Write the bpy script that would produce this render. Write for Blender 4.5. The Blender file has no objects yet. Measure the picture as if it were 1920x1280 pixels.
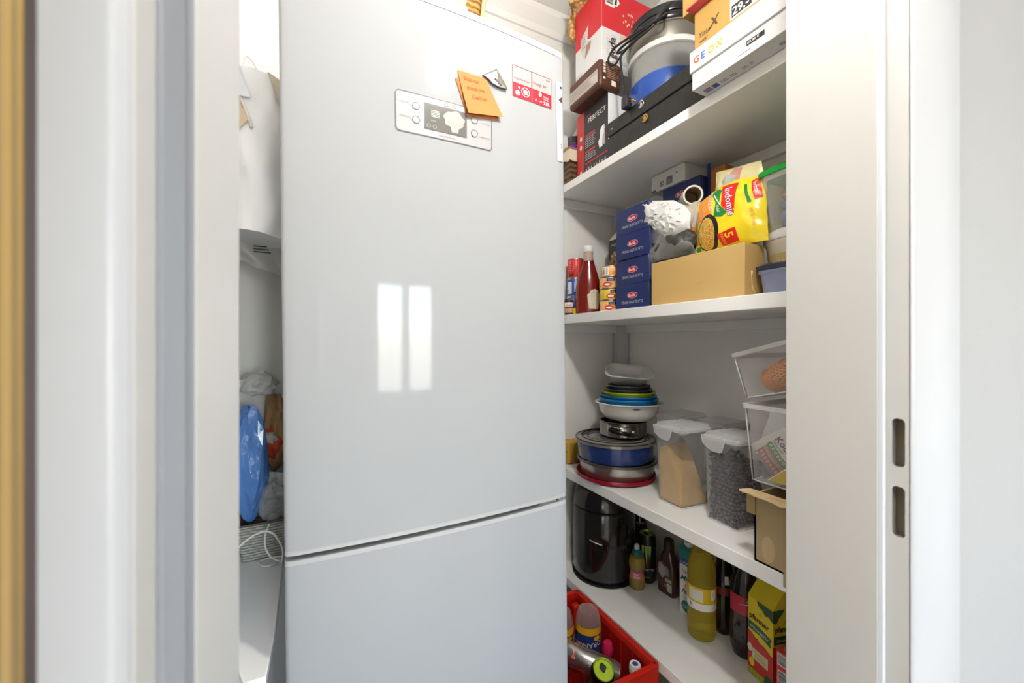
import bpy, bmesh, math, random
from mathutils import Vector, Matrix, noise
random.seed(4)
S = bpy.context.scene
COL = S.collection

# ---------------------------------------------------------------- camera
cam_d = bpy.data.cameras.new('camera'); cam = bpy.data.objects.new('camera', cam_d); COL.objects.link(cam)
cam.location = (0, 0, 1.21)
cam.rotation_euler = (math.radians(90), 0, -math.radians(26.87))
cam_d.lens = 36 * 750 / 1920; cam_d.sensor_width = 36; cam_d.shift_y = 3 / 1920; cam_d.clip_start = .02
cam_d.dof.use_dof = True; cam_d.dof.focus_distance = 1.15; cam_d.dof.aperture_fstop = 4.5
S.camera = cam
# ---------------------------------------------------------------- world, exposure
w = bpy.data.worlds.new('sky'); S.world = w; w.use_nodes = True
wn = w.node_tree; wn.nodes.clear()
wo = wn.nodes.new('ShaderNodeOutputWorld'); wb = wn.nodes.new('ShaderNodeBackground')
sky = wn.nodes.new('ShaderNodeTexSky'); sky.sky_type = 'NISHITA'; sky.sun_disc = False
sky.sun_elevation = math.radians(38); sky.sun_rotation = math.radians(90)
mixw = wn.nodes.new('ShaderNodeMixRGB'); mixw.inputs[0].default_value = .75
mixw.inputs[2].default_value = (.97, .98, 1, 1)
wn.links.new(sky.outputs[0], mixw.inputs[1]); wn.links.new(mixw.outputs[0], wb.inputs[0])
wn.links.new(wb.outputs[0], wo.inputs[0]); wb.inputs[1].default_value = 17.0
S.view_settings.view_transform = 'Standard'; S.view_settings.look = 'None'
S.view_settings.exposure = 0.53; S.view_settings.gamma = 1.0; S.view_settings.use_curve_mapping = False
LAMP = dict(bulb=46.0, hall=54.0)
def portal(name, loc, rot, sx, sy):
    l = bpy.data.lights.new(name, 'AREA'); l.shape = 'RECTANGLE'; l.size = sx; l.size_y = sy
    l.cycles.is_portal = True
    o = bpy.data.objects.new(name, l); o.location = loc; o.rotation_euler = rot; COL.objects.link(o)
portal('window_portal', (.68, -2.66, 1.26), (math.radians(90), 0, 0), .9, 1.24)

# ---------------------------------------------------------------- materials
MATS = {}
def M(name, col=None, rough=.5, metal=0., coat=0., trans=0., bump=None, var=None, spec=.5, emit=0, ior=1.45):
    """procedural principled material; bump=(scale, strength); var=(scale, amount) colour variation"""
    if name in MATS: return MATS[name]
    m = bpy.data.materials.new(name); m.use_nodes = True; MATS[name] = m
    nt = m.node_tree; p = nt.nodes['Principled BSDF']
    c = (*col, 1)
    p.inputs['Base Color'].default_value = c; p.inputs['Roughness'].default_value = rough
    p.inputs['Metallic'].default_value = metal; p.inputs['Coat Weight'].default_value = coat
    p.inputs['Coat Roughness'].default_value = .06
    p.inputs['Transmission Weight'].default_value = trans; p.inputs['Specular IOR Level'].default_value = spec
    p.inputs['IOR'].default_value = ior
    if emit:
        p.inputs['Emission Color'].default_value = c; p.inputs['Emission Strength'].default_value = emit
    if bump or var:
        tc = nt.nodes.new('ShaderNodeTexCoord')
    if var:
        n = nt.nodes.new('ShaderNodeTexNoise'); n.inputs['Scale'].default_value = var[0]; n.inputs['Detail'].default_value = 4
        nt.links.new(tc.outputs['Object'], n.inputs['Vector'])
        mx = nt.nodes.new('ShaderNodeMixRGB')
        a = var[1]
        mx.inputs[1].default_value = (*[max(0, k * (1 - a)) for k in col], 1)
        mx.inputs[2].default_value = (*[min(1, k * (1 + a)) for k in col], 1)
        nt.links.new(n.outputs['Fac'], mx.inputs[0]); nt.links.new(mx.outputs[0], p.inputs['Base Color'])
    if bump:
        n = nt.nodes.new('ShaderNodeTexNoise'); n.inputs['Scale'].default_value = bump[0]; n.inputs['Detail'].default_value = 5
        nt.links.new(tc.outputs['Object'], n.inputs['Vector'])
        b = nt.nodes.new('ShaderNodeBump'); b.inputs['Strength'].default_value = bump[1]; b.inputs['Distance'].default_value = .01
        nt.links.new(n.outputs['Fac'], b.inputs['Height']); nt.links.new(b.outputs[0], p.inputs['Normal'])
    return m
def CLEAR(name, col=(1, 1, 1), fac=.25, rough=.25, tint=(1, 1, 1), bump=None):
    """thin clear or milky plastic film / wall"""
    if name in MATS: return MATS[name]
    m = M(name, col, rough, bump=bump); nt = m.node_tree
    p = nt.nodes['Principled BSDF']; out = nt.nodes['Material Output']
    t = nt.nodes.new('ShaderNodeBsdfTransparent'); t.inputs[0].default_value = (*tint, 1)
    lw = nt.nodes.new('ShaderNodeLayerWeight'); lw.inputs[0].default_value = .35
    ma = nt.nodes.new('ShaderNodeMath'); ma.operation = 'MULTIPLY_ADD'; ma.inputs[1].default_value = .45; ma.inputs[2].default_value = fac
    nt.links.new(lw.outputs['Facing'], ma.inputs[0])
    mx = nt.nodes.new('ShaderNodeMixShader'); nt.links.new(ma.outputs[0], mx.inputs[0])
    nt.links.new(t.outputs[0], mx.inputs[1]); nt.links.new(p.outputs[0], mx.inputs[2]); nt.links.new(mx.outputs[0], out.inputs[0])
    return m
def WEAVE(name, c1, c2, scale=60, rough=.55):
    if name in MATS: return MATS[name]
    m = M(name, c1, rough); nt = m.node_tree; p = nt.nodes['Principled BSDF']
    tc = nt.nodes.new('ShaderNodeTexCoord'); wv = nt.nodes.new('ShaderNodeTexWave'); wv.inputs['Scale'].default_value = scale
    wv.bands_direction = 'Z'; wv.inputs['Distortion'].default_value = 2.5; wv.inputs['Detail'].default_value = 2; wv.inputs['Detail Scale'].default_value = 4
    nt.links.new(tc.outputs['Object'], wv.inputs['Vector'])
    mx = nt.nodes.new('ShaderNodeMixRGB'); mx.inputs[1].default_value = (*c2, 1); mx.inputs[2].default_value = (*c1, 1)
    nt.links.new(wv.outputs['Fac'], mx.inputs[0]); nt.links.new(mx.outputs[0], p.inputs['Base Color'])
    b = nt.nodes.new('ShaderNodeBump'); b.inputs['Strength'].default_value = .8; b.inputs['Distance'].default_value = .004
    nt.links.new(wv.outputs['Fac'], b.inputs['Height']); nt.links.new(b.outputs[0], p.inputs['Normal'])
    return m
def NOODLE(name, c1, c2, scale=90):
    if name in MATS: return MATS[name]
    m = M(name, c1, .5); nt = m.node_tree; p = nt.nodes['Principled BSDF']
    tc = nt.nodes.new('ShaderNodeTexCoord'); v = nt.nodes.new('ShaderNodeTexVoronoi'); v.inputs['Scale'].default_value = scale; v.feature = 'SMOOTH_F1'
    nt.links.new(tc.outputs['Object'], v.inputs['Vector'])
    cr = nt.nodes.new('ShaderNodeValToRGB'); cr.color_ramp.elements[0].position = .15; cr.color_ramp.elements[0].color = (*c1, 1)
    cr.color_ramp.elements[1].position = .6; cr.color_ramp.elements[1].color = (*c2, 1)
    nt.links.new(v.outputs['Distance'], cr.inputs[0]); nt.links.new(cr.outputs[0], p.inputs['Base Color'])
    return m
def OAK(name):
    m = M(name, (.55, .32, .07), .22, coat=.6); nt = m.node_tree; p = nt.nodes['Principled BSDF']
    tc = nt.nodes.new('ShaderNodeTexCoord'); mp = nt.nodes.new('ShaderNodeMapping'); mp.inputs['Scale'].default_value = (6, 260, .6)
    n = nt.nodes.new('ShaderNodeTexNoise'); n.inputs['Scale'].default_value = 1.0; n.inputs['Detail'].default_value = 3
    nt.links.new(tc.outputs['Object'], mp.inputs[0]); nt.links.new(mp.outputs[0], n.inputs['Vector'])
    cr = nt.nodes.new('ShaderNodeValToRGB'); cr.color_ramp.elements[0].position = .35; cr.color_ramp.elements[0].color = (.13, .075, .025, 1)
    cr.color_ramp.elements[1].position = .6; cr.color_ramp.elements[1].color = (.36, .235, .065, 1)
    nt.links.new(n.outputs['Fac'], cr.inputs[0]); nt.links.new(cr.outputs[0], p.inputs['Base Color'])
    return m

# ---------------------------------------------------------------- mesh helpers
class B:
    def __init__(s): s.b = bmesh.new()
    def box(s, x0, x1, y0, y1, z0, z1):
        v = [s.b.verts.new(p) for p in ((x0, y0, z0), (x1, y0, z0), (x1, y1, z0), (x0, y1, z0), (x0, y0, z1), (x1, y0, z1), (x1, y1, z1), (x0, y1, z1))]
        for f in ((3, 2, 1, 0), (4, 5, 6, 7), (0, 1, 5, 4), (1, 2, 6, 5), (2, 3, 7, 6), (3, 0, 4, 7)): s.b.faces.new([v[i] for i in f])
        return s
    def prism(s, pts, z0, z1, axis='z'):
        """polygon pts extruded; axis z: pts=(x,y); axis x: pts=(y,z); axis y: pts=(x,z)"""
        def q(p, t): return {'z': (p[0], p[1], t), 'x': (t, p[0], p[1]), 'y': (p[0], t, p[1])}[axis]
        a = [s.b.verts.new(q(p, z0)) for p in pts]; c = [s.b.verts.new(q(p, z1)) for p in pts]; n = len(pts)
        s.b.faces.new(a[::-1]); s.b.faces.new(c)
        for i in range(n): s.b.faces.new((a[i], a[(i + 1) % n], c[(i + 1) % n], c[i]))
        return s
    def lathe(s, prof, seg=32, sx=1., sy=1., c=(0, 0, 0), closed=False):
        rings = []
        for r, z in prof:
            if r < 1e-6: rings.append([s.b.verts.new((c[0], c[1], c[2] + z))])
            else: rings.append([s.b.verts.new((c[0] + r * sx * math.cos(2 * math.pi * k / seg), c[1] + r * sy * math.sin(2 * math.pi * k / seg), c[2] + z)) for k in range(seg)])
        R = rings + ([rings[0]] if closed else [])
        for a, d in zip(R, R[1:]):
            for k in range(seg):
                k2 = (k + 1) % seg
                if len(a) == 1 and len(d) == 1: continue
                if len(a) == 1: s.b.faces.new((a[0], d[k2], d[k]))
                elif len(d) == 1: s.b.faces.new((a[k], a[k2], d[0]))
                else: s.b.faces.new((a[k], a[k2], d[k2], d[k]))
        return s
    def tube(s, pts, r, seg=8, cap=True):
        pts = [Vector(p) for p in pts]; rings = []; up = Vector((.13, .2, 1)).normalized()
        for i, p in enumerate(pts):
            t = (pts[min(i + 1, len(pts) - 1)] - pts[max(i - 1, 0)]).normalized()
            a = t.cross(up)
            if a.length < .1: a = t.cross(Vector((1, 0, 0)))
            a.normalize(); d = t.cross(a).normalized()
            rings.append([s.b.verts.new(p + (a * math.cos(2 * math.pi * k / seg) + d * math.sin(2 * math.pi * k / seg)) * r) for k in range(seg)])
        for a, d in zip(rings, rings[1:]):
            for k in range(seg): s.b.faces.new((a[k], a[(k + 1) % seg], d[(k + 1) % seg], d[k]))
        if cap: s.b.faces.new(rings[0][::-1]); s.b.faces.new(rings[-1])
        return s
    def poly(s, pts, faces):
        v = [s.b.verts.new(p) for p in pts]
        for f in faces:
            try: s.b.faces.new([v[i] for i in f])
            except ValueError: pass
        return s
    def grid(s, fn, nu, nv, closeu=False):
        V = [[s.b.verts.new(fn(i / nu, j / nv)) for j in range(nv + 1)] for i in range(nu + (0 if closeu else 1))]
        n = len(V)
        for i in range(nu):
            for j in range(nv): s.b.faces.new((V[i][j], V[(i + 1) % n][j], V[(i + 1) % n][j + 1], V[i][j + 1]))
        return s
    def crumple(s, c, rad, amp, freq, sub=4, seed=0, shape=None):
        r = bmesh.ops.create_icosphere(s.b, subdivisions=sub, radius=1)
        for v in r['verts']:
            d = v.co.normalized(); q = d * freq + Vector((seed * 3.1, seed * 1.7, seed))
            n1 = abs(noise.noise(q)) + .5 * abs(noise.noise(q * 2.1)) + .25 * abs(noise.noise(q * 4.3))
            k = 1 + amp * (n1 - .45) * 2
            p = Vector((d.x * rad[0], d.y * rad[1], d.z * rad[2])) * k
            if shape: p = shape(p, d)
            v.co = p + Vector(c)
        return s
    def facets(s, c, rad, jit, sub=3, seed=0, shape=None):
        """crumpled sheet: coarse ball with jittered corners, left flat shaded"""
        rr = random.Random(seed); r = bmesh.ops.create_icosphere(s.b, subdivisions=sub, radius=1)
        for v in r['verts']:
            d = v.co.normalized(); k = 1 + rr.uniform(-jit, jit) + .16 * noise.noise(d * 1.7 + Vector((seed, 0, 0)))
            p = Vector((d.x * rad[0], d.y * rad[1], d.z * rad[2])) * k
            v.co = (shape(p, d) if shape else p) + Vector(c)
        return s
    def obj(s, name, mat, parent=None, bevel=0, smooth=False, seg=2, fix=True):
        if fix: bmesh.ops.recalc_face_normals(s.b, faces=s.b.faces)
        me = bpy.data.meshes.new(name); s.b.to_mesh(me); s.b.free()
        return mobj(name, me, mat, parent, bevel, smooth, seg)
def mobj(name, me, mat, parent=None, bevel=0, smooth=False, seg=2):
    o = bpy.data.objects.new(name, me); COL.objects.link(o)
    if mat: me.materials.append(mat)
    if smooth:
        for p in me.polygons: p.use_smooth = True
        if smooth != 'all':
            try: me.set_sharp_from_angle(angle=math.radians(40))
            except Exception: pass
    if bevel:
        m = o.modifiers.new('bevel', 'BEVEL'); m.width = bevel; m.segments = seg; m.limit_method = 'ANGLE'
        if not smooth:
            for p in me.polygons: p.use_smooth = True
            try: me.set_sharp_from_angle(angle=math.radians(50))
            except Exception: pass
    if parent: o.parent = parent
    return o
def tag(o, label, cat, group=None):
    o['label'] = label; o['category'] = cat
    if group: o['group'] = group
    return o
def thing(name, label, cat, loc=(0, 0, 0), rot=(0, 0, 0), group=None):
    o = bpy.data.objects.new(name, None); COL.objects.link(o); o.empty_display_size = .05
    o.location = loc; o.rotation_euler = rot
    return tag(o, label, cat, group)
def struct(name, b, mat, parent=None, bevel=0):
    o = b.obj(name, mat, parent, bevel)
    if not parent: o['kind'] = 'structure'
    return o
# surfaces: fn(u, v, off) -> point; decals and lettering are laid on them
def plane(o, r, u):
    o, r, u = Vector(o), Vector(r).normalized(), Vector(u).normalized(); n = r.cross(u)
    return lambda a, b, off=0: o + r * a + u * b + n * off
def boxface(dx, dy, dz, f):
    """faces of a box centred on its base; F looks to -x, S to -y, T up, D down"""
    return {'F': plane((-dx / 2, dy / 2, 0), (0, -1, 0), (0, 0, 1)), 'S': plane((-dx / 2, -dy / 2, 0), (1, 0, 0), (0, 0, 1)),
            'T': plane((-dx / 2, dy / 2, dz), (0, -1, 0), (1, 0, 0)), 'D': plane((dx / 2, dy / 2, 0), (0, -1, 0), (-1, 0, 0)),
            'E': plane((dx / 2, dy / 2, 0), (-1, 0, 0), (0, 0, 1))}[f]
def round_fn(prof, a0, sx=1., sy=1., rref=None, c=(0, 0, 0)):
    zs = sorted((z, r) for r, z in prof)
    def R(z):
        if z <= zs[0][0]: return zs[0][1]
        for (z0, r0), (z1, r1) in zip(zs, zs[1:]):
            if z0 <= z <= z1: return r0 + (r1 - r0) * ((z - z0) / (z1 - z0) if z1 > z0 else 0)
        return zs[-1][1]
    rr = rref or max(r for z, r in zs)
    def fn(u, v, off=0):
        a = a0 + u / rr; r = R(v) + off
        return Vector((c[0] + r * sx * math.cos(a), c[1] + r * sy * math.sin(a), c[2] + v))
    return fn
def rect(name, fn, u0, v0, u1, v1, mat, parent, off=.0006, nu=1, nv=1):
    b = B(); b.grid(lambda i, j: fn(u0 + (u1 - u0) * i, v0 + (v1 - v0) * j, off), nu, nv)
    return b.obj(name, mat, parent, smooth='all' if nu > 1 else False, fix=False)
def patch(name, fn, poly, mat, parent, off=.0006, rings=1):
    cu = sum(p[0] for p in poly) / len(poly); cv = sum(p[1] for p in poly) / len(poly)
    b = B(); c = b.b.verts.new(fn(cu, cv, off)); prev = None
    for k in range(1, rings + 1):
        t = k / rings; ring = [b.b.verts.new(fn(cu + (u - cu) * t, cv + (v - cv) * t, off)) for u, v in poly]; n = len(ring)
        for i in range(n):
            if prev is None: b.b.faces.new((c, ring[i], ring[(i + 1) % n]))
            else: b.b.faces.new((prev[i], ring[i], ring[(i + 1) % n], prev[(i + 1) % n]))
        prev = ring
    return b.obj(name, mat, parent, fix=False)
def oval(cu, cv, ru, rv, n=24, a0=0): return [(cu + ru * math.cos(a0 + 2 * math.pi * k / n), cv + rv * math.sin(a0 + 2 * math.pi * k / n)) for k in range(n)]
def text(fn, s, u, v, size, mat, parent, rot=0, align='LEFT', off=.0011, name='lettering', sx=1., bold=False, shear=0):
    cu = bpy.data.curves.new('t', 'FONT'); cu.body = s; cu.size = size; cu.align_x = align; cu.align_y = 'BOTTOM_BASELINE'; cu.resolution_u = 2
    cu.shear = shear
    if bold: cu.offset = size * .018
    t = bpy.data.objects.new('t', cu); me = bpy.data.meshes.new_from_object(t)
    bpy.data.objects.remove(t); bpy.data.curves.remove(cu)
    c, q = math.cos(rot), math.sin(rot)
    for vt in me.vertices:
        x, y = vt.co.x * sx, vt.co.y
        vt.co = fn(u + x * c - y * q, v + x * q + y * c, off)
    me.name = name; me.materials.clear()
    return mobj(name, me, mat, parent)
def strokes(name, fn, lines, wd, mat, parent, off=.0009):
    """thin printed lines: list of (u0,v0,u1,v1)"""
    b = B()
    for u0, v0, u1, v1 in lines:
        d = math.hypot(u1 - u0, v1 - v0) or 1; nx, ny = -(v1 - v0) / d * wd / 2, (u1 - u0) / d * wd / 2
        v = [b.b.verts.new(fn(*p, off)) for p in ((u0 + nx, v0 + ny), (u0 - nx, v0 - ny), (u1 - nx, v1 - ny), (u1 + nx, v1 + ny))]
        b.b.faces.new(v)
    return b.obj(name, mat, parent, fix=False)
def lines_block(fn, u0, v0, u1, v1, n, mat, parent, name='small_print', off=.001, wd=None):
    """rows of small print too fine to read"""
    L = []; h = (v1 - v0) / n
    for k in range(n):
        L.append((u0, v0 + h * (k + .5), u0 + (u1 - u0) * random.uniform(.7, 1), v0 + h * (k + .5)))
    return strokes(name, fn, L, wd or h * .4, mat, parent, off)
def barcode(fn, u0, v0, u1, v1, parent, vert=False, name='barcode'):
    L = []; t = 0
    while t < 1:
        t += random.uniform(.03, .09)
        if t > 1: break
        if vert: L.append((u0, v0 + (v1 - v0) * t, u1, v0 + (v1 - v0) * t))
        else: L.append((u0 + (u1 - u0) * t, v0, u0 + (u1 - u0) * t, v1))
    return strokes(name, fn, L, abs((v1 - v0) if vert else (u1 - u0)) * .03, M('ink_black', (.02, .02, .022), .6), parent, .0012)
WHITE_INK = M('ink_white', (.85, .85, .83), .5); BLACK_INK = MATS.get('ink_black') or M('ink_black', (.02, .02, .022), .6)
GREY_INK = M('ink_grey', (.3, .3, .3), .6); RED_INK = M('ink_red', (.62, .02, .03), .5); GOLD_INK = M('ink_gold', (.75, .5, .1), .4)
BLUE_INK = M('ink_blue', (.03, .07, .35), .5); LIGHT_INK = M('ink_light_grey', (.55, .55, .56), .6); GREEN_INK = M('ink_green', (.01, .25, .06), .5)
YELLOW_INK = M('ink_yellow', (.86, .68, .02), .5); ORANGE_INK = M('ink_orange', (.85, .27, .03), .5)

# ================================================================ SETTING
PLASTER = M('white_plaster', (.88, .87, .84), .7, bump=(180, .06))
CEILM = M('white_ceiling', (.86, .85, .82), .8)
ENAMEL = M('cream_door_enamel', (.475, .47, .455), .3, bump=(9, .02))
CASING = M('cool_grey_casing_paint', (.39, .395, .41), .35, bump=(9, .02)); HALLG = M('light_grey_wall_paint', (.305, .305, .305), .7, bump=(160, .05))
BOARD = M('white_shelf_melamine', (.88, .878, .865), .28)
HALLP = M('hall_white_paint', (.84, .84, .83), .7)
XL, XR, YE, YD, ZC = -.185, 1.296, 1.428, .36, 2.57       # pantry walls and ceiling
struct('floor', B().box(-1.5, 2.5, -2.9, 1.5, -.06, 0), M('grey_floor_tile', (.62, .59, .54), .35, var=(3, .10)))
struct('ceiling', B().box(-1.5, 2.5, -2.9, 1.6, ZC, ZC + .06), CEILM)
struct('wall_back', B().box(XL - .1, XR + .1, YE, YE + .1, 0, ZC), PLASTER)
struct('wall_right', B().box(XR, XR + .1, YD, YE, 0, ZC), PLASTER)
struct('wall_left', B().box(XL - .1, XL, YD, YE, 0, ZC), PLASTER)
# wall with the doorway: left pier, right pier, lintel
wf = B(); wf.box(-1.3, -.095, .292, YD, 0, ZC); wf.box(.72, 2.4, .292, YD, 0, ZC); wf.box(-.095, .72, .292, YD, 2.44, ZC)
struct('wall_front', wf, PLASTER)
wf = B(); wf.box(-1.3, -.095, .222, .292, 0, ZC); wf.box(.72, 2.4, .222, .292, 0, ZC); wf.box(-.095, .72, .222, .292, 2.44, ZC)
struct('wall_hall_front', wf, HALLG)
struct('wall_hall_left', B().box(-1.4, -1.3, -2.7, .222, 0, ZC), HALLP)
struct('wall_hall_right', B().box(2.4, 2.5, -2.7, .36, 0, ZC), HALLP)
WX0, WX1, WZ0, WZ1 = .24, 1.12, .66, 1.86
wh = B(); wh.box(-1.4, WX0, -2.7, -2.6, 0, ZC); wh.box(WX1, 2.5, -2.7, -2.6, 0, ZC); wh.box(WX0, WX1, -2.7, -2.6, 0, WZ0); wh.box(WX0, WX1, -2.7, -2.6, WZ1, ZC)
struct('wall_hall_far', wh, HALLP)
wfm = B(); f = .05
for x0, x1 in ((WX0, WX0 + f), (WX1 - f, WX1), ((WX0 + WX1) / 2 - .055, (WX0 + WX1) / 2 + .055)): wfm.box(x0, x1, -2.68, -2.62, WZ0, WZ1)
wfm.box(WX0, WX1, -2.68, -2.62, WZ0, WZ0 + .06); wfm.box(WX0, WX1, -2.68, -2.62, WZ1 - .06, WZ1)
wwin = struct('window_1', wfm, M('window_white', (.85, .85, .85), .3))
for x0, x1 in ((WX0 + f, (WX0 + WX1) / 2 - .055), ((WX0 + WX1) / 2 + .055, WX1 - f)):
    B().box(x0, x1, -2.652, -2.648, WZ0 + .06, WZ1 - .06).obj('pane', CLEAR('window_glass', (1, 1, 1), .02, .02), wwin)
# crown moulding along the end wall and the right wall
struct('trim_1', B().prism([(YE, 2.49), (YE, ZC), (YE - .05, ZC), (YE - .045, 2.55), (YE - .014, 2.515), (YE - .01, 2.49)], XL, XR, 'x'), CEILM)
struct('trim_2', B().prism([(XR, 2.49), (XR, ZC), (XR - .05, ZC), (XR - .045, 2.55), (XR - .014, 2.515), (XR - .01, 2.49)], YD, YE, 'y'), CEILM)
# corner upright that carries the shelves
struct('trim_3', B().prism([(XR, YE), (1.238, YE), (1.238, 1.412), (1.252, 1.404), (1.274, 1.386), (1.28, 1.374), (XR, 1.374)], 0, 1.82), M('grey_painted_upright', (.56, .57, .60), .45))
# ---- steel door frame, plan profile swept up; right side has two latch openings
def frame_side(name, pts, z1=2.40, mat=ENAMEL):
    return struct(name, B().prism(pts, 0, z1), mat, bevel=.0012)
frame_side('trim_4', [(-.047, .362), (-.050, .247), (-.064, .245), (-.064, .216), (-.0945, .216), (-.0945, .362)])
frame_side('trim_11', [(-.064, .2155), (-.0643, .2125), (-.068, .2075), (-.0885, .207), (-.0945, .21), (-.0945, .2155)], mat=CASING)
# right frame in two prisms so the rebate can be pierced
frame_side('trim_5', [(.66, .362), (.66, .249), (.675, .247), (.72, .247), (.72, .362)])
reb = B()


HOLES = [(.9606, 1.0257), (1.051, 1.113)]
ZL = [0] + [z for h in HOLES for z in h] + [2.40]
def rebface():
    """rebate face x=.675, y from .225 to .247, with two round-cornered openings"""
    b = B(); y0, y1 = .2235, .247; hy0, hy1 = .2275, .2405
    def q(y, z): return b.b.verts.new((.675, y, z))
    zs = 0
    for (a, c) in HOLES:
        b.b.faces.new([q(y0, zs), q(y1, zs), q(y1, a - .006), q(y0, a - .006)])
        r = .005; hole = []
        for cy, cz, s0 in ((hy1 - r, c - r, 0), (hy0 + r, c - r, 90), (hy0 + r, a + r, 180), (hy1 - r, a + r, 270)):
            for k in range(5):
                t = math.radians(s0 + k * 22.5); hole.append((cy + r * math.cos(t), cz + r * math.sin(t)))
        outer = []
        for (hy, hz) in hole:
            # push each hole point out to the bounding rectangle
            ty = y1 if hy > (hy0 + hy1) / 2 else y0; tz = c + .006 if hz > (a + c) / 2 else a - .006
            outer.append((ty, hz) if (a + r * .6 < hz < c - r * .6) else (ty, tz))
        H = [q(*p) for p in hole]; O = [q(*p) for p in outer]; n = len(H)
        D = [b.b.verts.new((.677, p[0], p[1])) for p in hole]
        for i in range(n):
            j = (i + 1) % n
            for fv in ((O[i], O[j], H[j], H[i]), (H[i], H[j], D[j], D[i])):
                try: b.b.faces.new(fv)
                except ValueError: pass
        zs = c + .006
    b.b.faces.new([q(y0, zs), q(y1, zs), q(y1, 2.40), q(y0, 2.40)])
    bmesh.ops.remove_doubles(b.b, verts=b.b.verts, dist=1e-5)
    bmesh.ops.dissolve_degenerate(b.b, edges=b.b.edges, dist=1e-6)
    return b
rb = struct('trim_6', rebface(), ENAMEL)
# pocket behind the openings (inside of the hollow frame) and the outer nosing
for a, c in HOLES:
    pk = B(); x0, x1, y0, y1 = .677, .70, .225, .244
    pk.poly([(x0, y1, a - .004), (x1, y1, a - .004), (x1, y0, a - .004), (x0, y0, a - .004), (x0, y1, c + .004), (x1, y1, c + .004), (x1, y0, c + .004), (x0, y0, c + .004)],
            [(0, 1, 2, 3), (4, 5, 6, 7), (0, 1, 5, 4), (1, 2, 6, 5), (2, 3, 7, 6)])
    pk.obj('latch_pocket', M('bare_grey_steel', (.42, .40, .38), .5), rb, fix=False)
frame_side('trim_7', [(.675, .2232), (.6765, .2205), (.681, .2185), (.765, .2035), (.772, .206), (.772, .2218), (.70, .2232)], mat=CASING)
struct('trim_8', B().box(-.0945, .772, .2065, .362, 2.40, 2.455), ENAMEL, bevel=.002)
# rubber seals against the stops; left one also paints stop-face shade grey
SEAL = M('pale_grey_rubber_seal', (.50, .53, .58), .45)
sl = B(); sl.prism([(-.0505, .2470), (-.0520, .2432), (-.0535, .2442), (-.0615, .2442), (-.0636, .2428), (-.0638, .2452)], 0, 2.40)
struct('trim_9', sl, M('grey_seal_and_stop_shade', (.20, .205, .225), .5))
sr = B(); sr.prism([(.6605, .2488), (.6612, .2445), (.6635, .2435), (.6655, .2462), (.668, .2452), (.6705, .247), (.6715, .2476)], 0, 2.40)
struct('trim_10', sr, SEAL)
# ---- open door leaf at far left
leaf = B(); th = math.radians(15); dx, dy = -math.sin(th), -math.cos(th); nx, ny = -dy, dx
hx, hy = -.0905, .2065
def lp(t, d): return (hx + dx * t - nx * d, hy + dy * t - ny * d)
leaf.prism([lp(0, 0), lp(.70, 0), lp(.70, .04), lp(.02, .04), lp(.02, .012), lp(0, .012)], .008, 2.38)
dl = struct('door_1', leaf, OAK('varnished_oak'), bevel=.001)
B().prism([(-.0880, .2069), (-.0907, .2058), (-.0915, .214), (-.0880, .214)], .008, 2.38).obj('seal', M('dark_brown_seal', (.028, .016, .014), .6), dl)
# ================================================================ LAMPS (out of the frame, they light the room)
bl = thing('pendant_lamp', 'round opal globe bulb hanging on a white cord from the hall ceiling before the doorway', 'lamp', (.408, .19, 2.57))
B().lathe([(0, 0), (.045, 0), (.045, -.015), (.01, -.022), (0, -.022)], 20).obj('ceiling_rose', M('white_porcelain', (.85, .85, .85), .2), bl)
B().tube([(0, 0, -.015), (0, 0, -.31)], .003, 6).obj('cord', M('white_cord', (.8, .8, .78), .5), bl)
B().lathe([(0, -.30), (.016, -.305), (.02, -.36), (0, -.365)], 20).obj('lamp_holder', M('white_porcelain', (.85, .85, .85), .2), bl)
LB = M('warm_bulb', (1, .962, .90), .4, emit=LAMP['bulb'] * 5.6)
B().lathe([(0, -.362), (.018, -.363), (.036, -.370), (.047, -.386), (.051, -.407), (.047, -.427), (.034, -.441), (0, -.447)], 24).obj('bulb', LB, bl, smooth='all')
hl = thing('hall_fill_lamp', 'added round white fill lamp on the hall ceiling, unseen behind the camera', 'lamp', (-.85, -.9, ZC - .07))  # added ceiling lamp, unseen, gives fill light through the doorway
B().lathe([(0, 0), (.14, .005), (.19, .03), (.2, .06), (0, .06)], 32).obj('shade', M('fill_lamp_glow', (1, .98, .95), .4, emit=LAMP['hall'] * 2), hl, smooth='all')
B().lathe([(0, .06), (.205, .06), (.205, .07), (0, .07)], 32).obj('ceiling_plate', M('white_porcelain', (.85, .85, .85), .2), hl)
# ================================================================ SHELVES
SH = [(1.8506, .0306, 'top'), (1.3235, .0355, 'second'), (.7055, .0365, 'third'), (.274, .034, 'lowest')]
SHELF_LABEL = ['topmost white shelf board carrying shoe boxes and a black case', 'second white shelf board carrying ketchup, pasta boxes and a cardboard box',
               'third white shelf board carrying cake tins and clear food bins', 'lowest white shelf board carrying drink bottles beside the red crate']
for (z, t, nm), lb in zip(SH, SHELF_LABEL):
    o = thing('shelf_board', lb, 'shelf', (1.108, .894, z - t), group='white shelf boards on the right wall')
    B().box(.92 - 1.108, XR - 1.108, YD - .894, YE - .894, 0, t).obj('board', BOARD, o, bevel=.002)
    if z < .5: continue
    B().box(.93 - 1.108, XR - .002 - 1.108, YE - .02 - .894, YE - .894, -.034, 0).obj('batten', BOARD, o, bevel=.0015)
    B().box(XR - .02 - 1.108, XR - 1.108, YD - .894, YE - .02 - .894, -.034, 0).obj('batten', BOARD, o, bevel=.0015)
    b = B()
    for k in range(3): b.lathe([(0, 0), (.003, 0), (.003, .002), (0, .002)], 10, c=(0, 0, 0))
    b.b.free()

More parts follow.
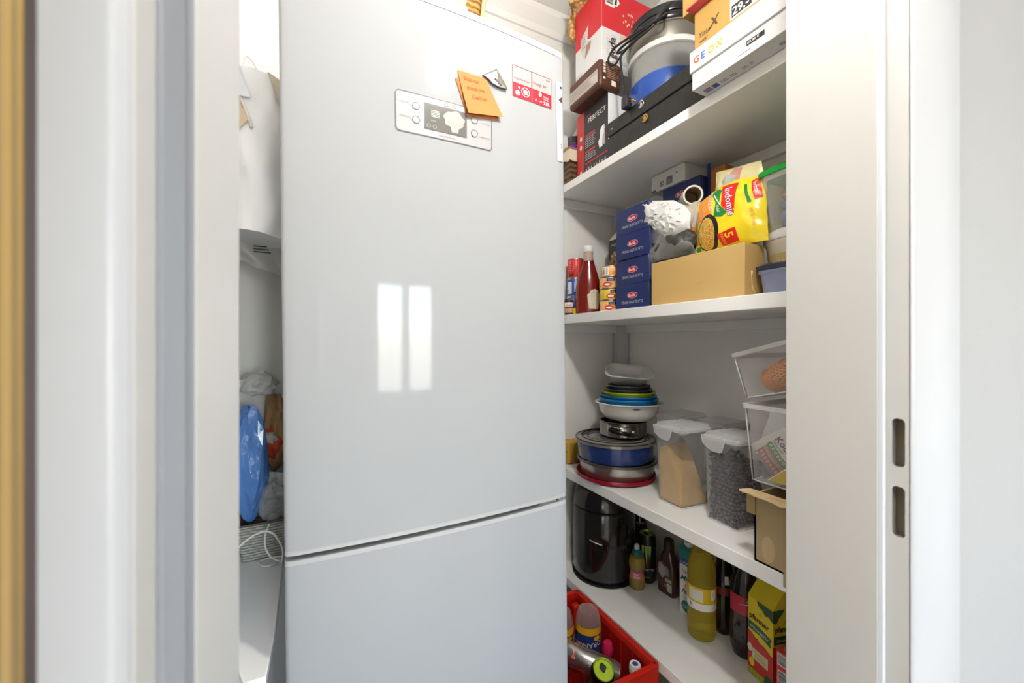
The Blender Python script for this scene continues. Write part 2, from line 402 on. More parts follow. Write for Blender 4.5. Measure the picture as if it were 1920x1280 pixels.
# ================================================================ FRIDGE
FR = thing('fridge', 'tall silver fridge freezer with gently bowed doors and a small display', 'fridge', (.2665, .80, 0), (0, -.0095, 0))
SILVER = M('silver_fridge_lacquer', (.325, .331, .340), .62, metal=.0, coat=.30, spec=.12)
TRIMW = M('fridge_white_trim', (.40, .40, .405), .35, coat=.3)
HW = .2975
def bow(x): return -.015 + x * x / 5.8
def fprof(x0, x1, back, r=.010, n=26, ins=0):
    p = []
    for k in range(n + 1):
        x = x0 + (x1 - x0) * k / n; p.append((x, bow(x) + ins))
    # round the two front corners
    e = [(x0 + r * (1 - math.sin(t)), bow(x0) + ins + r * (1 - math.cos(t))) for t in (math.radians(90), math.radians(65), math.radians(40), math.radians(18))]
    g = [(2 * ((x0 + x1) / 2) - a, c) for a, c in e][::-1]
    return e + [q for q in p if x0 + r < q[0] < x1 - r] + g + [(x1, back), (x0, back)]
def door(name, z0, z1, mat, parent, x=HW, ins=0, back=.06):
    o = B().prism(fprof(-x, x, back, ins=ins), z0, z1).obj(name, mat, parent)
    for p in o.data.polygons: p.use_smooth = abs(p.normal.z) < .5
    try: o.data.set_sharp_from_angle(angle=math.radians(35))
    except Exception: pass
    return o
B().box(-HW + .004, HW - .004, .068, .61, .04, 1.895).obj('cabinet', M('fridge_side_grey', (.42, .42, .43), .45), FR, bevel=.004)
up = door('upper_door', .8475, 1.886, SILVER, FR)
door('top_trim', 1.889, 1.903, TRIMW, FR, ins=.002); door('shadow_gap', 1.8855, 1.8895, M('dark_gap', (.05, .05, .06), .6), FR, x=HW - .002, ins=.002)
door('door_trim', .8385, .8475, TRIMW, FR, ins=.001)
door('door_trim', .8205, .8295, TRIMW, FR, ins=.001)
door('handle_recess', .8295, .8385, M('fridge_recess_black', (.012, .010, .010), .5), FR, x=HW - .012, ins=.035)
low = door('lower_door', .075, .8205, SILVER, FR)
B().box(-HW + .02, HW - .02, -.0, .06, .012, .07).obj('plinth', M('fridge_plinth', (.2, .2, .21), .5), FR)
for sx in (-1, 1):
    for yy in (.05, .55): B().lathe([(0, 0), (.02, 0), (.02, .04), (0, .04)], 12, c=(sx * .25, yy, 0)).obj('foot', M('black_plastic', (.02, .02, .02), .4), FR)
hg = B(); hg.box(HW - .075, HW - .03, .006, .04, .830, .838); hg.box(HW - .022, HW - .004, .004, .04, .8298, .838); hg.obj('hinge', M('bright_hinge_metal', (.8, .8, .82), .2, metal=.9), FR, bevel=.001)
def FL(X, Z): return X - .2665 + .0095 * Z
def fdoor(u, v, off=0):      # u = local x, v = z on the bowed front
    n = Vector((u / 2.9, -1, 0)).normalized()
    return Vector((u, bow(u), v)) + n * off
def densify(poly, n):
    out = []
    for i, p in enumerate(poly):
        q = poly[(i + 1) % len(poly)]
        out += [(p[0] + (q[0] - p[0]) * k / n, p[1] + (q[1] - p[1]) * k / n) for k in range(n)]
    return out
# control panel
pu0, pu1, pv0, pv1 = FL(.1471, 1.66), FL(.3498, 1.66), 1.6205, 1.7005
def rrect(u0, v0, u1, v1, r, n=5):
    p = []
    for cu, cv, s0 in ((u1 - r, v1 - r, 0), (u0 + r, v1 - r, 90), (u0 + r, v0 + r, 180), (u1 - r, v0 + r, 270)):
        for k in range(n): t = math.radians(s0 + 90 * k / (n - 1)); p.append((cu + r * math.cos(t), cv + r * math.sin(t)))
    return p
def ringband(name, fn, poly, wd, mat, parent, off):
    cu = sum(p[0] for p in poly) / len(poly); cv = sum(p[1] for p in poly) / len(poly)
    b = B(); n = len(poly); A = [b.b.verts.new(fn(u, v, off)) for u, v in poly]
    D = []
    for i, (u, v) in enumerate(poly):
        a, c = poly[i - 1], poly[(i + 1) % n]; t = Vector((c[0] - a[0], c[1] - a[1])).normalized(); D.append(b.b.verts.new(fn(u - t.y * wd, v + t.x * wd, off)))
    for i in range(n): b.b.faces.new((A[i], A[(i + 1) % n], D[(i + 1) % n], D[i]))
    return b.obj(name, mat, parent, fix=False)
PANEL = M('panel_pearl', (.335, .33, .33), .35, coat=.5)
pan = patch('control_panel', fdoor, densify(rrect(pu0, pv0, pu1, pv1, .008), 6), PANEL, FR, .0008, rings=8)
DK = M('panel_outline', (.10, .09, .11), .4)
ringband('panel_outline', fdoor, densify(rrect(pu0, pv0, pu1, pv1, .008), 6), .0018, DK, pan, .0014)
su0, su1, sv0, sv1 = FL(.2036, 1.66), FL(.2909, 1.66), 1.6355, 1.6862
SCR = M('display_grey', (.115, .108, .098), .12, coat=1)
rect('display', fdoor, su0, sv0, su1, sv1, SCR, pan, .0018, 6, 1)
strokes('display_edge', fdoor, [(su0, sv1, su1, sv1), (su0, sv0, su0, sv1), (su1, sv0, su1, sv1)], .0015, DK, pan, .0022)
LCD = M('display_symbol', (.30, .29, .27), .4); LCDG = M('display_bars_green', (.5, .62, .42), .4)
strokes('display_bars', fdoor, [(su0 + .013, sv1 - .012 - .003 * k, su0 + .030, sv1 - .012 - .003 * k) for k in range(5)], .0012, LCDG, pan, .0022)
patch('display_icon', fdoor, [(su0 + .061 + .022 * math.cos(t) * (1 + .08 * math.sin(7 * t)), sv0 + .030 + .018 * math.sin(t) * (1 + .1 * math.cos(5 * t))) for t in [2 * math.pi * k / 40 for k in range(40)]], LCD, pan, .0022, 2)
patch('display_icon', fdoor, [(su0 + .053, sv0 + .016), (su0 + .055, sv0 + .004), (su0 + .069, sv0 + .004), (su0 + .071, sv0 + .016)], LCD, pan, .0023)
for k in range(9):
    a = k * .7; ringband('display_icon', fdoor, oval(su0 + .061 + .012 * math.cos(a), sv0 + .030 + .010 * math.sin(a), .0045, .004, 10), .0008, M('display_line', (.28, .27, .25), .4), pan, .0026)
for q in (.008, .020): ringband('display_icon', fdoor, oval(su0 + q, sv0 + .007, .004, .004, 14), .001, LCD, pan, .0022)
text(fdoor, 'SUPER', su0 + .012, sv0 + .017, .004, LCD, pan, off=.0024)
for uu, vv in ((FL(.1868, 1.675), 1.6755), (FL(.1868, 1.65), 1.6485), (FL(.3089, 1.675), 1.6770), (FL(.3089, 1.65), 1.6490)):
    bt = patch('button', fdoor, oval(uu, vv, .0073, .0073, 24), M('button_pearl', (.35, .345, .345), .3, coat=.4), pan, .0016)
    ringband('button_ring', fdoor, oval(uu, vv, .0077, .0077, 24), .0014, DK, pan, .002)
for s, uu, vv, al in (('FRZ TEMP.', pu0 + .008, 1.6765, 'LEFT'), ('SUPER FRZ', pu0 + .008, 1.6495, 'LEFT'), ('EX CONT.', pu1 - .004, 1.6725, 'RIGHT'), ('CHILD LOCK', pu1 - .004, 1.6435, 'RIGHT')):
    text(fdoor, s, uu, vv, .0046, M('panel_print_grey', (.22, .21, .2), .5), pan, align=al, off=.0016)
lgc = M('logo_grey', (.10, .09, .085), .4)
text(fdoor, 'LG', FL(.2560, 1.69), 1.6892, .0098, lgc, pan, off=.0016, bold=True)
lg = patch('logo_disc', fdoor, oval(FL(.2475, 1.69), 1.6925, .0048, .0048, 24), lgc, pan, .0016)
strokes('logo_mark', fdoor, [(FL(.2475, 1.69) - .0005, 1.6952, FL(.2475, 1.69) - .0005, 1.6902), (FL(.2475, 1.69) - .0005, 1.6902, FL(.2475, 1.69) + .0015, 1.6902), (FL(.2475, 1.69) + .001, 1.6927, FL(.2475, 1.69) + .004, 1.6927)], .0008, WHITE_INK, pan, .0021)
text(fdoor, 'Total No Frost', FL(.2480, 1.63), 1.6262, .0062, M('ink_brown_grey', (.15, .13, .12), .5), pan, align='CENTER', off=.0016)
# feature sticker
u0, u1, v0, v1 = FL(.4011, 1.79), FL(.5059, 1.79), 1.7555, 1.8245; um = (u0 + u1) / 2 - .002; vm = 1.7875
stk = rect('feature_sticker', fdoor, u0, v0, u1, v1, M('clear_sticker', (.335, .33, .325), .4), FR, .0006, 6, 1)
STR = M('sticker_red', (.38, .012, .028), .45); PINKL = M('sticker_line', (.30, .06, .08), .5)
rect('red_band', fdoor, u0, v0, um - .0012, vm, STR, stk, .001, 3, 1); rect('red_band', fdoor, um + .0012, v0, u1, vm, STR, stk, .001, 3, 1)
for a, c in ((u0, um - .001), (um + .001, u1)): strokes('outline', fdoor, [(a, v1, c, v1), (a, v0, a, v1), (c, v0, c, v1)], .0009, PINKL, stk, .0012)
text(fdoor, 'Total No Frost', u0 + .003, 1.7955, .0076, PINKL, stk, sx=.86); text(fdoor, 'Energy A+', um + .0035, 1.7985, .0098, PINKL, stk, sx=.90)
for cu, cv, r in ((u0 + .0125, 1.7655, .0058), (u0 + .033, 1.7725, .0108)):
    ringband('frost_symbol', fdoor, oval(cu, cv, r, r, 22), .0013, WHITE_INK, stk, .0014)
    patch('frost_symbol', fdoor, oval(cu, cv, r * .6, r * .6, 9), M('sticker_pink', (.72, .35, .38), .5), stk, .0013)
    strokes('frost_symbol', fdoor, [(cu - r * .7, cv + r * .7, cu + r * .7, cv - r * .7)], .0016, WHITE_INK, stk, .0016)
patch('frost_symbol', fdoor, oval(u0 + .0165, 1.7785, .003, .003, 8), M('sticker_pink', (.72, .35, .38), .5), stk, .0013)
for a, hh in ((um + .005, .022), (um + .020, .016)): strokes('bar_outline', fdoor, [(a, v0 + .004, a, v0 + .004 + hh), (a + .010, v0 + .004, a + .010, v0 + .004 + hh), (a, v0 + .004 + hh, a + .010, v0 + .004 + hh), (a, v0 + .004, a + .010, v0 + .004)], .0006, PINKL, stk, .0013)
text(fdoor, 'A', um + .0075, v0 + .006, .008, M('sticker_pink'), stk) if False else None
text(fdoor, 'A', um + .0078, v0 + .0065, .0075, WHITE_INK, stk, off=.0015); text(fdoor, 'A+', um + .0212, v0 + .0065, .006, WHITE_INK, stk, off=.0015)
patch('leaf_symbol', fdoor, oval(um + .0225, v0 + .0245, .0042, .0055, 10), WHITE_INK, stk, .0014)
text(fdoor, '22%', um + .032, v0 + .0045, .0098, WHITE_INK, stk, off=.0015, bold=True)
text(fdoor, 'Energy', um + .032, v0 + .0205, .0052, M('sticker_pink'), stk, off=.0015) if False else text(fdoor, 'Energy', um + .032, v0 + .0205, .0052, WHITE_INK, stk, off=.0015)
text(fdoor, 'Saving', um + .032, v0 + .0152, .0052, WHITE_INK, stk, off=.0015)
for k in range(2): patch('corner_mark', fdoor, oval(u1 - .0125 + .006 * k, v1 - .006, .002, .002, 8), DK, stk, .0012)
# ---- things held on the fridge door (each hangs in the frame of the leaning door)
FM = Matrix.Translation((.2665, .80, 0)) @ Matrix.Rotation(-.0095, 4, 'Y')
def on_door(name, label, cat, group=None):
    o = bpy.data.objects.new(name, None); COL.objects.link(o); o.matrix_world = FM; o.empty_display_size = .05
    return tag(o, label, cat, group)
def slab(name, fn, poly, t0, t1, mat, parent, bend=None):
    b = B(); A = [b.b.verts.new(fn(u, v, t0 + (bend(u, v) if bend else 0))) for u, v in poly]; D = [b.b.verts.new(fn(u, v, t1 + (bend(u, v) if bend else 0))) for u, v in poly]
    n = len(A); b.b.faces.new(A[::-1]); b.b.faces.new(D)
    for i in range(n): b.b.faces.new((A[i], A[(i + 1) % n], D[(i + 1) % n], D[i]))
    return b.obj(name, mat, parent)
NOTE = M('orange_note_paper', (.50, .185, .045), .7)
nt_ = on_door('sticky_note', 'orange handwritten sticky notes held by a silver magnet on the fridge', 'note')
P1 = [(FL(.2668, 1.75), 1.7525), (FL(.2930, 1.68), 1.6800), (FL(.3660, 1.70), 1.6905), (FL(.3300, 1.77), 1.7660)]
P2 = [(FL(.2715, 1.77), 1.7705), (FL(.2915, 1.68), 1.6828), (FL(.3722, 1.70), 1.6960), (FL(.3360, 1.77), 1.7712)]
slab('under_note', fdoor, P1, .0012, .0020, M('orange_note_under', (.40, .13, .03), .7), nt_)
bd = lambda u, v: .010 * max(0, (1.765 - v) / .085) ** 1.5
b = B(); n = 8
def np(i, j, o=0):
    a = Vector(P2[0]).lerp(Vector(P2[3]), i); c = Vector(P2[1]).lerp(Vector(P2[2]), i); q = a.lerp(c, j); return fdoor(q.x, q.y, .0024 + bd(*q) + o)
b.grid(lambda i, j: np(i, j), n, n); b.obj('top_note', NOTE, nt_, smooth='all', fix=False)
nf = lambda u, v, off=0: np(u, 1 - v, off + .0004)
PEN = M('pencil_line', (.27, .10, .025), .8)
for s, uu, vv, sz in (('Bitte nur', .12, .80, .15), ('frisch ins', .16, .58, .16), ('Gefrier', .22, .36, .17)):
    text(nf, s, uu, vv, sz, PEN, nt_, shear=.3, off=.0005, name='handwriting')
mg = on_door('fridge_magnet', 'silver triangular magnet pinning the orange notes to the fridge', 'magnet')
MP = [(FL(.3258, 1.77), 1.7745), (FL(.3587, 1.80), 1.7975), (FL(.3850, 1.765), 1.7650), (FL(.3835, 1.765), 1.7612), (FL(.3725, 1.76), 1.7610), (FL(.3690, 1.76), 1.7600), (FL(.3480, 1.77), 1.7635), (FL(.3400, 1.77), 1.7700)]
CHR = M('polished_silver', (.72, .68, .58), .22, metal=.9)
slab('plate', fdoor, MP, .003, .0062, M('dark_silver_edge', (.12, .11, .11), .3, metal=.8), mg)
cx_, cz_ = sum(p[0] for p in MP) / 8, sum(p[1] for p in MP) / 8
b = B(); t = b.b.verts.new(fdoor(cx_, cz_, .0095)); rr = [b.b.verts.new(fdoor(cx_ + (u - cx_) * .88, cz_ + (v - cz_) * .88, .0064)) for u, v in MP]
for i in range(8): b.b.faces.new((t, rr[i], rr[(i + 1) % 8]))
b.obj('facet', CHR, mg, fix=False)
slab('emblem', fdoor, [(cx_ - .0085, cz_ + .004), (cx_ - .001, cz_ + .0045), (cx_ + .0095, cz_ - .006), (cx_ + .002, cz_ - .0045)], .008, .0102, M('dark_silver_edge', (.12, .11, .11), .3), mg)
# white sheet wrapped over the right door edge
wsht = on_door('paper_sheet', 'white printed sheet hanging over the right edge of the fridge door', 'paper')
SHW = M('white_paper', (.58, .575, .57), .7)
b = B(); b.poly([tuple(fdoor(.2735, 1.640, .0012)), tuple(fdoor(.289, 1.640, .0012)), (HW + .0012, bow(HW) + .012, 1.640), (HW + .0016, .05, 1.640),
                 tuple(fdoor(.2700, 1.8275, .0012)), tuple(fdoor(.289, 1.8275, .0012)), (HW + .0012, bow(HW) + .012, 1.8275), (HW + .0016, .05, 1.8275)],
                [(0, 1, 5, 4), (1, 2, 6, 5), (2, 3, 7, 6)])
b.obj('sheet', SHW, wsht, fix=False)
text(fdoor, '2', .2815, 1.671, .013, BLACK_INK, wsht, off=.0022)
patch('printed_mark', fdoor, [(.2775, 1.785), (.2885, 1.777), (.2885, 1.795)], M('ink_dark_brown', (.06, .04, .04), .6), wsht, .0022)
patch('printed_mark', fdoor, oval(.2845, 1.815, .0028, .003, 10), BLACK_INK, wsht, .0022)
# ================================================================ THINGS
def carton(name, label, cat, x, y, z, mat, rz=0, group=None, part='carton_body', bevel=.0012):
    """box-shaped thing; root at the centre of its base, returns root and its face functions"""
    o = thing(name, label, cat, ((x[0] + x[1]) / 2, (y[0] + y[1]) / 2, z[0]), (0, 0, rz), group)
    dx, dy, dz = x[1] - x[0], y[1] - y[0], z[1] - z[0]
    B().box(-dx / 2, dx / 2, -dy / 2, dy / 2, 0, dz).obj(part, mat, o, bevel=bevel)
    return o, (lambda f: boxface(dx, dy, dz, f)), (dx, dy, dz)
def copy_thing(o, loc, label=None, rot=None):
    c = o.copy(); COL.objects.link(c); c.location = loc
    if label: c['label'] = label
    if rot is not None: c.rotation_euler = rot
    for ch in list(o.children):
        k = ch.copy(); COL.objects.link(k); k.parent = c
        for g in list(ch.children):
            q = g.copy(); COL.objects.link(q); q.parent = k
    return c
def facing(x, y): return math.atan2(-y, -x)      # angle that turns a round label towards the doorway
Z1 = 1.8511
BLACKP = M('black_gloss_plastic', (.015, .015, .017), .25); BLACKM = M('black_board', (.018, .018, .02), .5)
CARD = M('kraft_cardboard', (.56, .37, .135), .75, var=(14, .06)); CARDG = M('grey_kraft_cardboard', (.40, .30, .16), .8, var=(20, .08))
WCARD = M('white_coated_carton', (.74, .74, .74), .4); GOLDK = M('golden_kraft_board', (.45, .27, .075), .7, var=(14, .05)); GCARD = M('grey_white_carton', (.66, .66, .62), .55)
# ---------------- top shelf: basket at far end with its contents
wk = thing('wicker_basket', 'dark wicker basket with a cream liner behind the black appliance box', 'basket', (1.03, 1.364, Z1))
def openbox(w0, d0, w1, d1, z0, z1, t):
    b = B(); P = []
    for (w, d, z) in ((w0, d0, z0), (w1, d1, z1), (w1 - t, d1 - t, z1), (w0 - t, d0 - t, z0 + t)):
        P.append([(-w, -d, z), (w, -d, z), (w, d, z), (-w, d, z)])
    V = [[b.b.verts.new(p) for p in r] for r in P]
    for r in range(3):
        for i in range(4): b.b.faces.new((V[r][i], V[r][(i + 1) % 4], V[r + 1][(i + 1) % 4], V[r + 1][i]))
    b.b.faces.new(V[0][::-1]); b.b.faces.new(V[3])
    return b
openbox(.10, .047, .108, .052, 0, .132, .006).obj('wicker_body', WEAVE('dark_wicker', (.20, .10, .05), (.05, .022, .012), 16), wk)
b = B(); b.tube([(-.109, -.052, .134), (.109, -.052, .134), (.109, .052, .134), (-.109, .052, .134), (-.109, -.052, .134)], .0045, 8); b.obj('rim', M('wicker_rim', (.30, .14, .05), .5), wk, smooth='all')
b = B()
b.grid(lambda u, v: ((lambda s: (s[0] * (1.0 + .012 * math.sin(v * 3 + u * 40)), s[1] * (1.0 + .02 * math.sin(u * 40)), .128 - .042 * v - .004 * math.sin(u * 60) * v))(
    [(-.112 + .224 * (u * 4), -.056), (.112, -.056 + .112 * (u * 4 - 1)), (.112 - .224 * (u * 4 - 2), .056), (-.112, .056 - .112 * (u * 4 - 3))][min(3, int(u * 4))])), 64, 3)
b.obj('liner', M('cream_cloth', (.68, .60, .48), .9), wk, smooth='all', fix=False)
yb = B().crumple((0, 0, 0), (.035, .03, .028), .25, 5, 4, 3).obj('yarn_ball', M('purple_yarn', (.17, .02, .36), .8, bump=(120, .8)), None, smooth='all')
yb.location = (.972, 1.345, 1.99); tag(yb, 'purple yarn bundle lying in the dark wicker basket', 'yarn')
pk = thing('packet', 'grey striped packet leaning in the wicker basket', 'packet', (1.03, 1.375, 2.06), (.3, .35, .3))
B().box(-.05, .05, -.012, .012, -.02, .09).obj('packet_body', M('grey_foil', (.42, .41, .42), .4), pk, bevel=.003)
f = plane((-.05, -.012, -.02), (1, 0, 0), (0, 0, 1)); strokes('stripes', f, [(.008 + .012 * k, .01, .008 + .012 * k, .10) for k in range(7)], .004, M('dark_grey_print', (.13, .12, .13), .5), pk)
pk = thing('packet', 'dark charcoal packet lying in the wicker basket under the grey one', 'packet', (1.0, 1.37, 2.02), (.2, -.35, .2))
B().box(-.045, .045, -.012, .012, -.01, .05).obj('packet_body', M('charcoal_foil', (.07, .07, .08), .4), pk, bevel=.003)
strokes('stripes', plane((-.045, -.012, -.01), (1, 0, 0), (0, 0, 1)), [(.01, .01 + .012 * k, .08, .02 + .012 * k) for k in range(3)], .002, M('pale_print', (.4, .4, .4), .5), pk)
ps = thing('paper_scrap', 'cream paper scrap lying on the edge of the top shelf', 'paper', (.936, 1.31, Z1), (0, 0, .06))
b = B(); b.grid(lambda u, v: (-.012 + .02 * u, -.09 + .17 * v, .001 + .006 * abs(math.sin(v * 7 + u * 2)) * u), 4, 20); b.obj('sheet', M('cream_paper', (.76, .68, .56), .8), ps, smooth='all', fix=False)
# ---------------- black appliance box
o, F, D = carton('appliance_box', 'upright black appliance box with red edge stripe and white lettering', 'box', (.95, 1.075), (1.117, 1.299), (Z1, 2.105), WCARD)
f = F('F'); dy = D[1]; dz = D[2]
BOXRED = M('box_red', (.48, .03, .03), .4)
rect('front_print', f, 0, 0, dy, dz, M('box_black', (.028, .026, .028), .45), o, .0004)
rect('red_stripe', f, 0, 0, .044, dz, BOXRED, o, .0008)
text(f, 'PERFECT', .068, .197, .026, WHITE_INK, o, sx=1.02); text(f, 'hand', .062, .222, .012, RED_INK, o)
for vv in (.150, .088): rect('red_bar', f, .05, vv, .108, vv + .006, RED_INK, o, .0008)
lines_block(f, .05, .105, .125, .147, 6, LIGHT_INK, o, wd=.0018); lines_block(f, .05, .058, .12, .085, 4, LIGHT_INK, o, wd=.0018)
rect('red_bar', f, .05, .045, dy, .049, RED_INK, o, .0008)
patch('appliance_picture', f, [(.135, .075), (.152, .075), (.154, .115), (.165, .135), (.163, .15), (.150, .148), (.140, .14), (.137, .11), (.128, .10)], WHITE_INK, o, .0009)
rect('appliance_picture', f, .158, .078, .164, .146, M('pale_grey_ink', (.6, .6, .6), .5), o, .001)
for k in range(8): patch('accessory_picture', f, oval(.058 + .0155 * k, .022 + .003 * (k % 2), .0035, .006, 7), [LIGHT_INK, GOLD_INK][k == 3], o, .0009)
strokes('red_curve', f, [(.06, .03, .075, .052), (.075, .052, .09, .03)], .0015, RED_INK, o)
for vv in (.155, .12, .02): patch('white_icon', f, oval(.024, vv, .008, .010, 6), M('pinkish_ink', (.8, .55, .55), .5), o, .0011)
# ---------------- brown coffee box lying across it
o, F, D = carton('coffee_box', 'brown coffee box with a long pale panel lying on the black appliance box', 'box', (.898, .998), (1.10, 1.286), (2.1055, 2.204), M('box_brown', (.085, .032, .018), .4), bevel=.012)
f = F('F'); rect('pale_panel', f, .006, .018, .176, .062, M('pale_panel', (.52, .47, .43), .5), o, .0008); lines_block(f, .012, .024, .17, .058, 6, M('brown_print', (.25, .18, .15), .5), o, off=.0014, wd=.0015)
f = F('S'); lines_block(f, .030, .035, .088, .085, 8, M('tan_print', (.45, .28, .18), .5), o, off=.0008, wd=.002); rect('white_label', f, .052, .012, .074, .030, M('ink_cream', (.75, .68, .6), .5), o, .0009)
for k in range(4): rect('white_letters', f, .016, .050 + .011 * k, .026, .058 + .011 * k, M('ink_cream'), o, .0009)
patch('drop_symbol', f, oval(.02, .03, .006, .004, 8), M('ink_cream'), o, .0009)
# ---------------- red and white cereal box
o, F, D = carton('cereal_box', 'large red and white box of nut clusters on the brown coffee box', 'box', (.94, 1.215), (1.139, 1.298), (2.205, 2.505), WCARD)
RB = M('bright_box_red', (.66, .022, .035), .4); CREAMP = M('cream_print', (.78, .55, .32), .5)
f = F('F'); dy = D[1]; rect('red_print', f, 0, .148, dy, .30, RB, o, .0004); fs = F('S'); rect('red_print', fs, 0, .148, .275, .30, RB, o, .0004)
patch('heart_panel', f, [(.052, .085), (.092, .115), (.100, .14), (.075, .155), (.082, .205), (.035, .175), (.035, .12)], M('panel_grey_white', (.66, .64, .62), .5), o, .0007)
ringband('heart_outline', f, [(.052, .085), (.092, .115), (.100, .14), (.075, .155), (.082, .205), (.035, .175), (.035, .12)], .004, WHITE_INK, o, .001)
patch('nut_picture', f, [(.06, .088), (.092, .115), (.098, .138), (.07, .135)], M('nut_brown', (.38, .22, .15), .6), o, .0012)
lines_block(f, .038, .13, .066, .18, 5, GREY_INK, o); rect('nutrition_panel', f, .004, .01, .045, .05, M('pale_grey_ink'), o)
rect('barcode_panel', fs, .016, .232, .058, .288, WHITE_INK, o); barcode(fs, .02, .24, .05, .284, o, vert=True)
patch('cup_picture', fs, [(.055, .24), (.07, .242), (.083, .258), (.075, .27), (.068, .285), (.058, .285)], WHITE_INK, o, .0009); patch('cup_picture', fs, [(.056, .242), (.068, .246), (.07, .27), (.066, .28)], BLACK_INK, o, .0012)
rr = random.Random(5)
for k in range(26):
    patch('nut_print', fs, oval(.10 + .13 * rr.random(), .185 + .05 * rr.random(), .0028 + .002 * rr.random(), .005, 7, rr.random() * 3), CREAMP, o, .0008)
text(fs, 'guda', .062, .045, .042, M('dark_brown_ink', (.05, .015, .02), .5), o, rot=math.pi / 2, bold=True)
lines_block(fs, .022, .05, .04, .115, 7, LIGHT_INK, o); lines_block(fs, .085, .03, .115, .115, 9, GREY_INK, o, wd=.0012); rect('tan_panel', fs, .085, .122, .20, .146, M('pale_tan', (.72, .55, .38), .6), o)
nb = thing('nut_bag', 'clear bag of golden nuts slumped on the red cereal box', 'bag', (1.05, 1.26, 2.507))
NUT = NOODLE('golden_nuts', (.80, .56, .22), (.34, .18, .05), 75)
def bagshape(p, d):
    q = p.copy()
    if q.z < 0: q.z *= .12
    if q.x < -.05 and q.y > .03: q.z -= .045 * min(1, (q.y - .03) / .03)
    return q
B().crumple((0, .0, .004), (.155, .078, .045), .14, 2.2, 4, 7, bagshape).obj('nuts', NUT, nb, smooth='all')
B().crumple((-.115, .053, -.045), (.022, .012, .052), .2, 2, 3, 9).obj('nuts_in_corner', NUT, nb, smooth='all')
B().crumple((-.03, .03, .012), (.10, .058, .042), .22, 2, 4, 17).obj('film', CLEAR('thin_clear_film', (.9, .88, .84), .18, .2), nb, smooth='all')
# ---------------- black case
cs = thing('instrument_case', 'flat black case with two gilt latches on the top shelf', 'case', (1.08, .92, Z1))
CB = M('black_case_leatherette', (.016, .015, .014), .42, bump=(60, .35), var=(30, .6))
B().box(-.13, .14, -.20, .203, 0, .088).obj('case_body', CB, cs, bevel=.003); B().box(-.132, .14, -.202, .205, .091, .139).obj('lid', CB, cs, bevel=.003)
B().box(-.127, .137, -.197, .20, .086, .093).obj('gasket', M('case_seam', (.006, .006, .006), .8), cs)
GILT = M('gilt_brass', (.65, .45, .12), .3, metal=.9); STEELP = M('polished_steel', (.62, .60, .57), .25, metal=.9)
for yy, zz, mt in ((.020, .071, GILT), (.036, .123, STEELP)):
    b = B(); b.tube([(-.1335, yy + .011 * math.cos(t), zz + .011 * math.sin(t)) for t in [math.radians(a) for a in range(30, 340, 20)]], .0022, 6)
    b.box(-.1350, -.131, yy - .004, yy + .004, zz - .008, zz + .009); b.obj('latch', mt, cs, smooth='all')
B().box(-.1325, -.129, .135, .175, .004, .018).obj('name_plate', M('dull_steel', (.30, .29, .28), .4, metal=.6), cs, bevel=.002)
B().box(-.1338, -.130, .17, .18, .108, .113).obj('stud', GILT, cs, bevel=.001)
# ---------------- stack of tins and lids on the case
cx, cy, zc = 1.118, 1.006, Z1 + .1395
bb = thing('storage_tub', 'clear round storage tub with a blue base standing on the black case', 'tub', (cx, cy, zc))
B().lathe([(0, 0), (.118, 0), (.126, .012), (.126, .105), (.120, .112), (0, .112)], 56).obj('blue_base', M('royal_blue_plastic', (.012, .07, .36), .28, coat=.3), bb, smooth=True)
B().lathe([(.119, .112), (.122, .19), (.119, .19), (.116, .112)], 56, closed=True).obj('clear_wall', CLEAR('clear_tub', (.8, .8, .78), .12, .12), bb, smooth=True)
B().lathe([(.122, .186), (.130, .187), (.131, .203), (.124, .205), (.122, .196)], 56, closed=True).obj('rim', CLEAR('milky_rim', (.86, .86, .84), .62, .2), bb, smooth=True)
zc += .2055
gp = thing('cake_tin', 'grey round springform tin on top of the clear storage tub', 'cake tin', (cx, cy, zc))
B().lathe([(0, 0), (.120, 0), (.122, .003), (.122, .050), (.125, .052), (.125, .056), (.120, .056), (.119, .006), (0, .006)], 56).obj('tin_body', M('dark_grey_nonstick', (.20, .185, .155), .4, metal=.4), gp, smooth=True)
zc += .0565
wfl = thing('waffle_maker', 'glossy black domed electric waffle maker on the round grey tin', 'appliance', (cx, cy, zc))
B().lathe([(0, 0), (.120, 0), (.127, .008), (.128, .020), (.124, .026), (0, .026)], 56).obj('base_shell', BLACKP, wfl, smooth=True)
B().lathe([(0, .028), (.125, .028), (.128, .034), (.126, .052), (.108, .068), (.07, .080), (0, .086)], 56).obj('lid_dome', BLACKP, wfl, smooth=True)
CORD = M('black_cord', (.012, .012, .013), .35)
def smooth_pts(P, n=6):
    out = []
    for i in range(len(P) - 1):
        p0, p1, p2, p3 = [Vector(P[max(0, min(len(P) - 1, i + k))]) for k in (-1, 0, 1, 2)]
        for k in range(n):
            t = k / n; out.append(.5 * ((2 * p1) + (-p0 + p2) * t + (2 * p0 - 5 * p1 + 4 * p2 - p3) * t * t + (-p0 + 3 * p1 - 3 * p2 + p3) * t ** 3))
    out.append(Vector(P[-1])); return out
w0 = Vector((cx, cy, zc))
b = B()
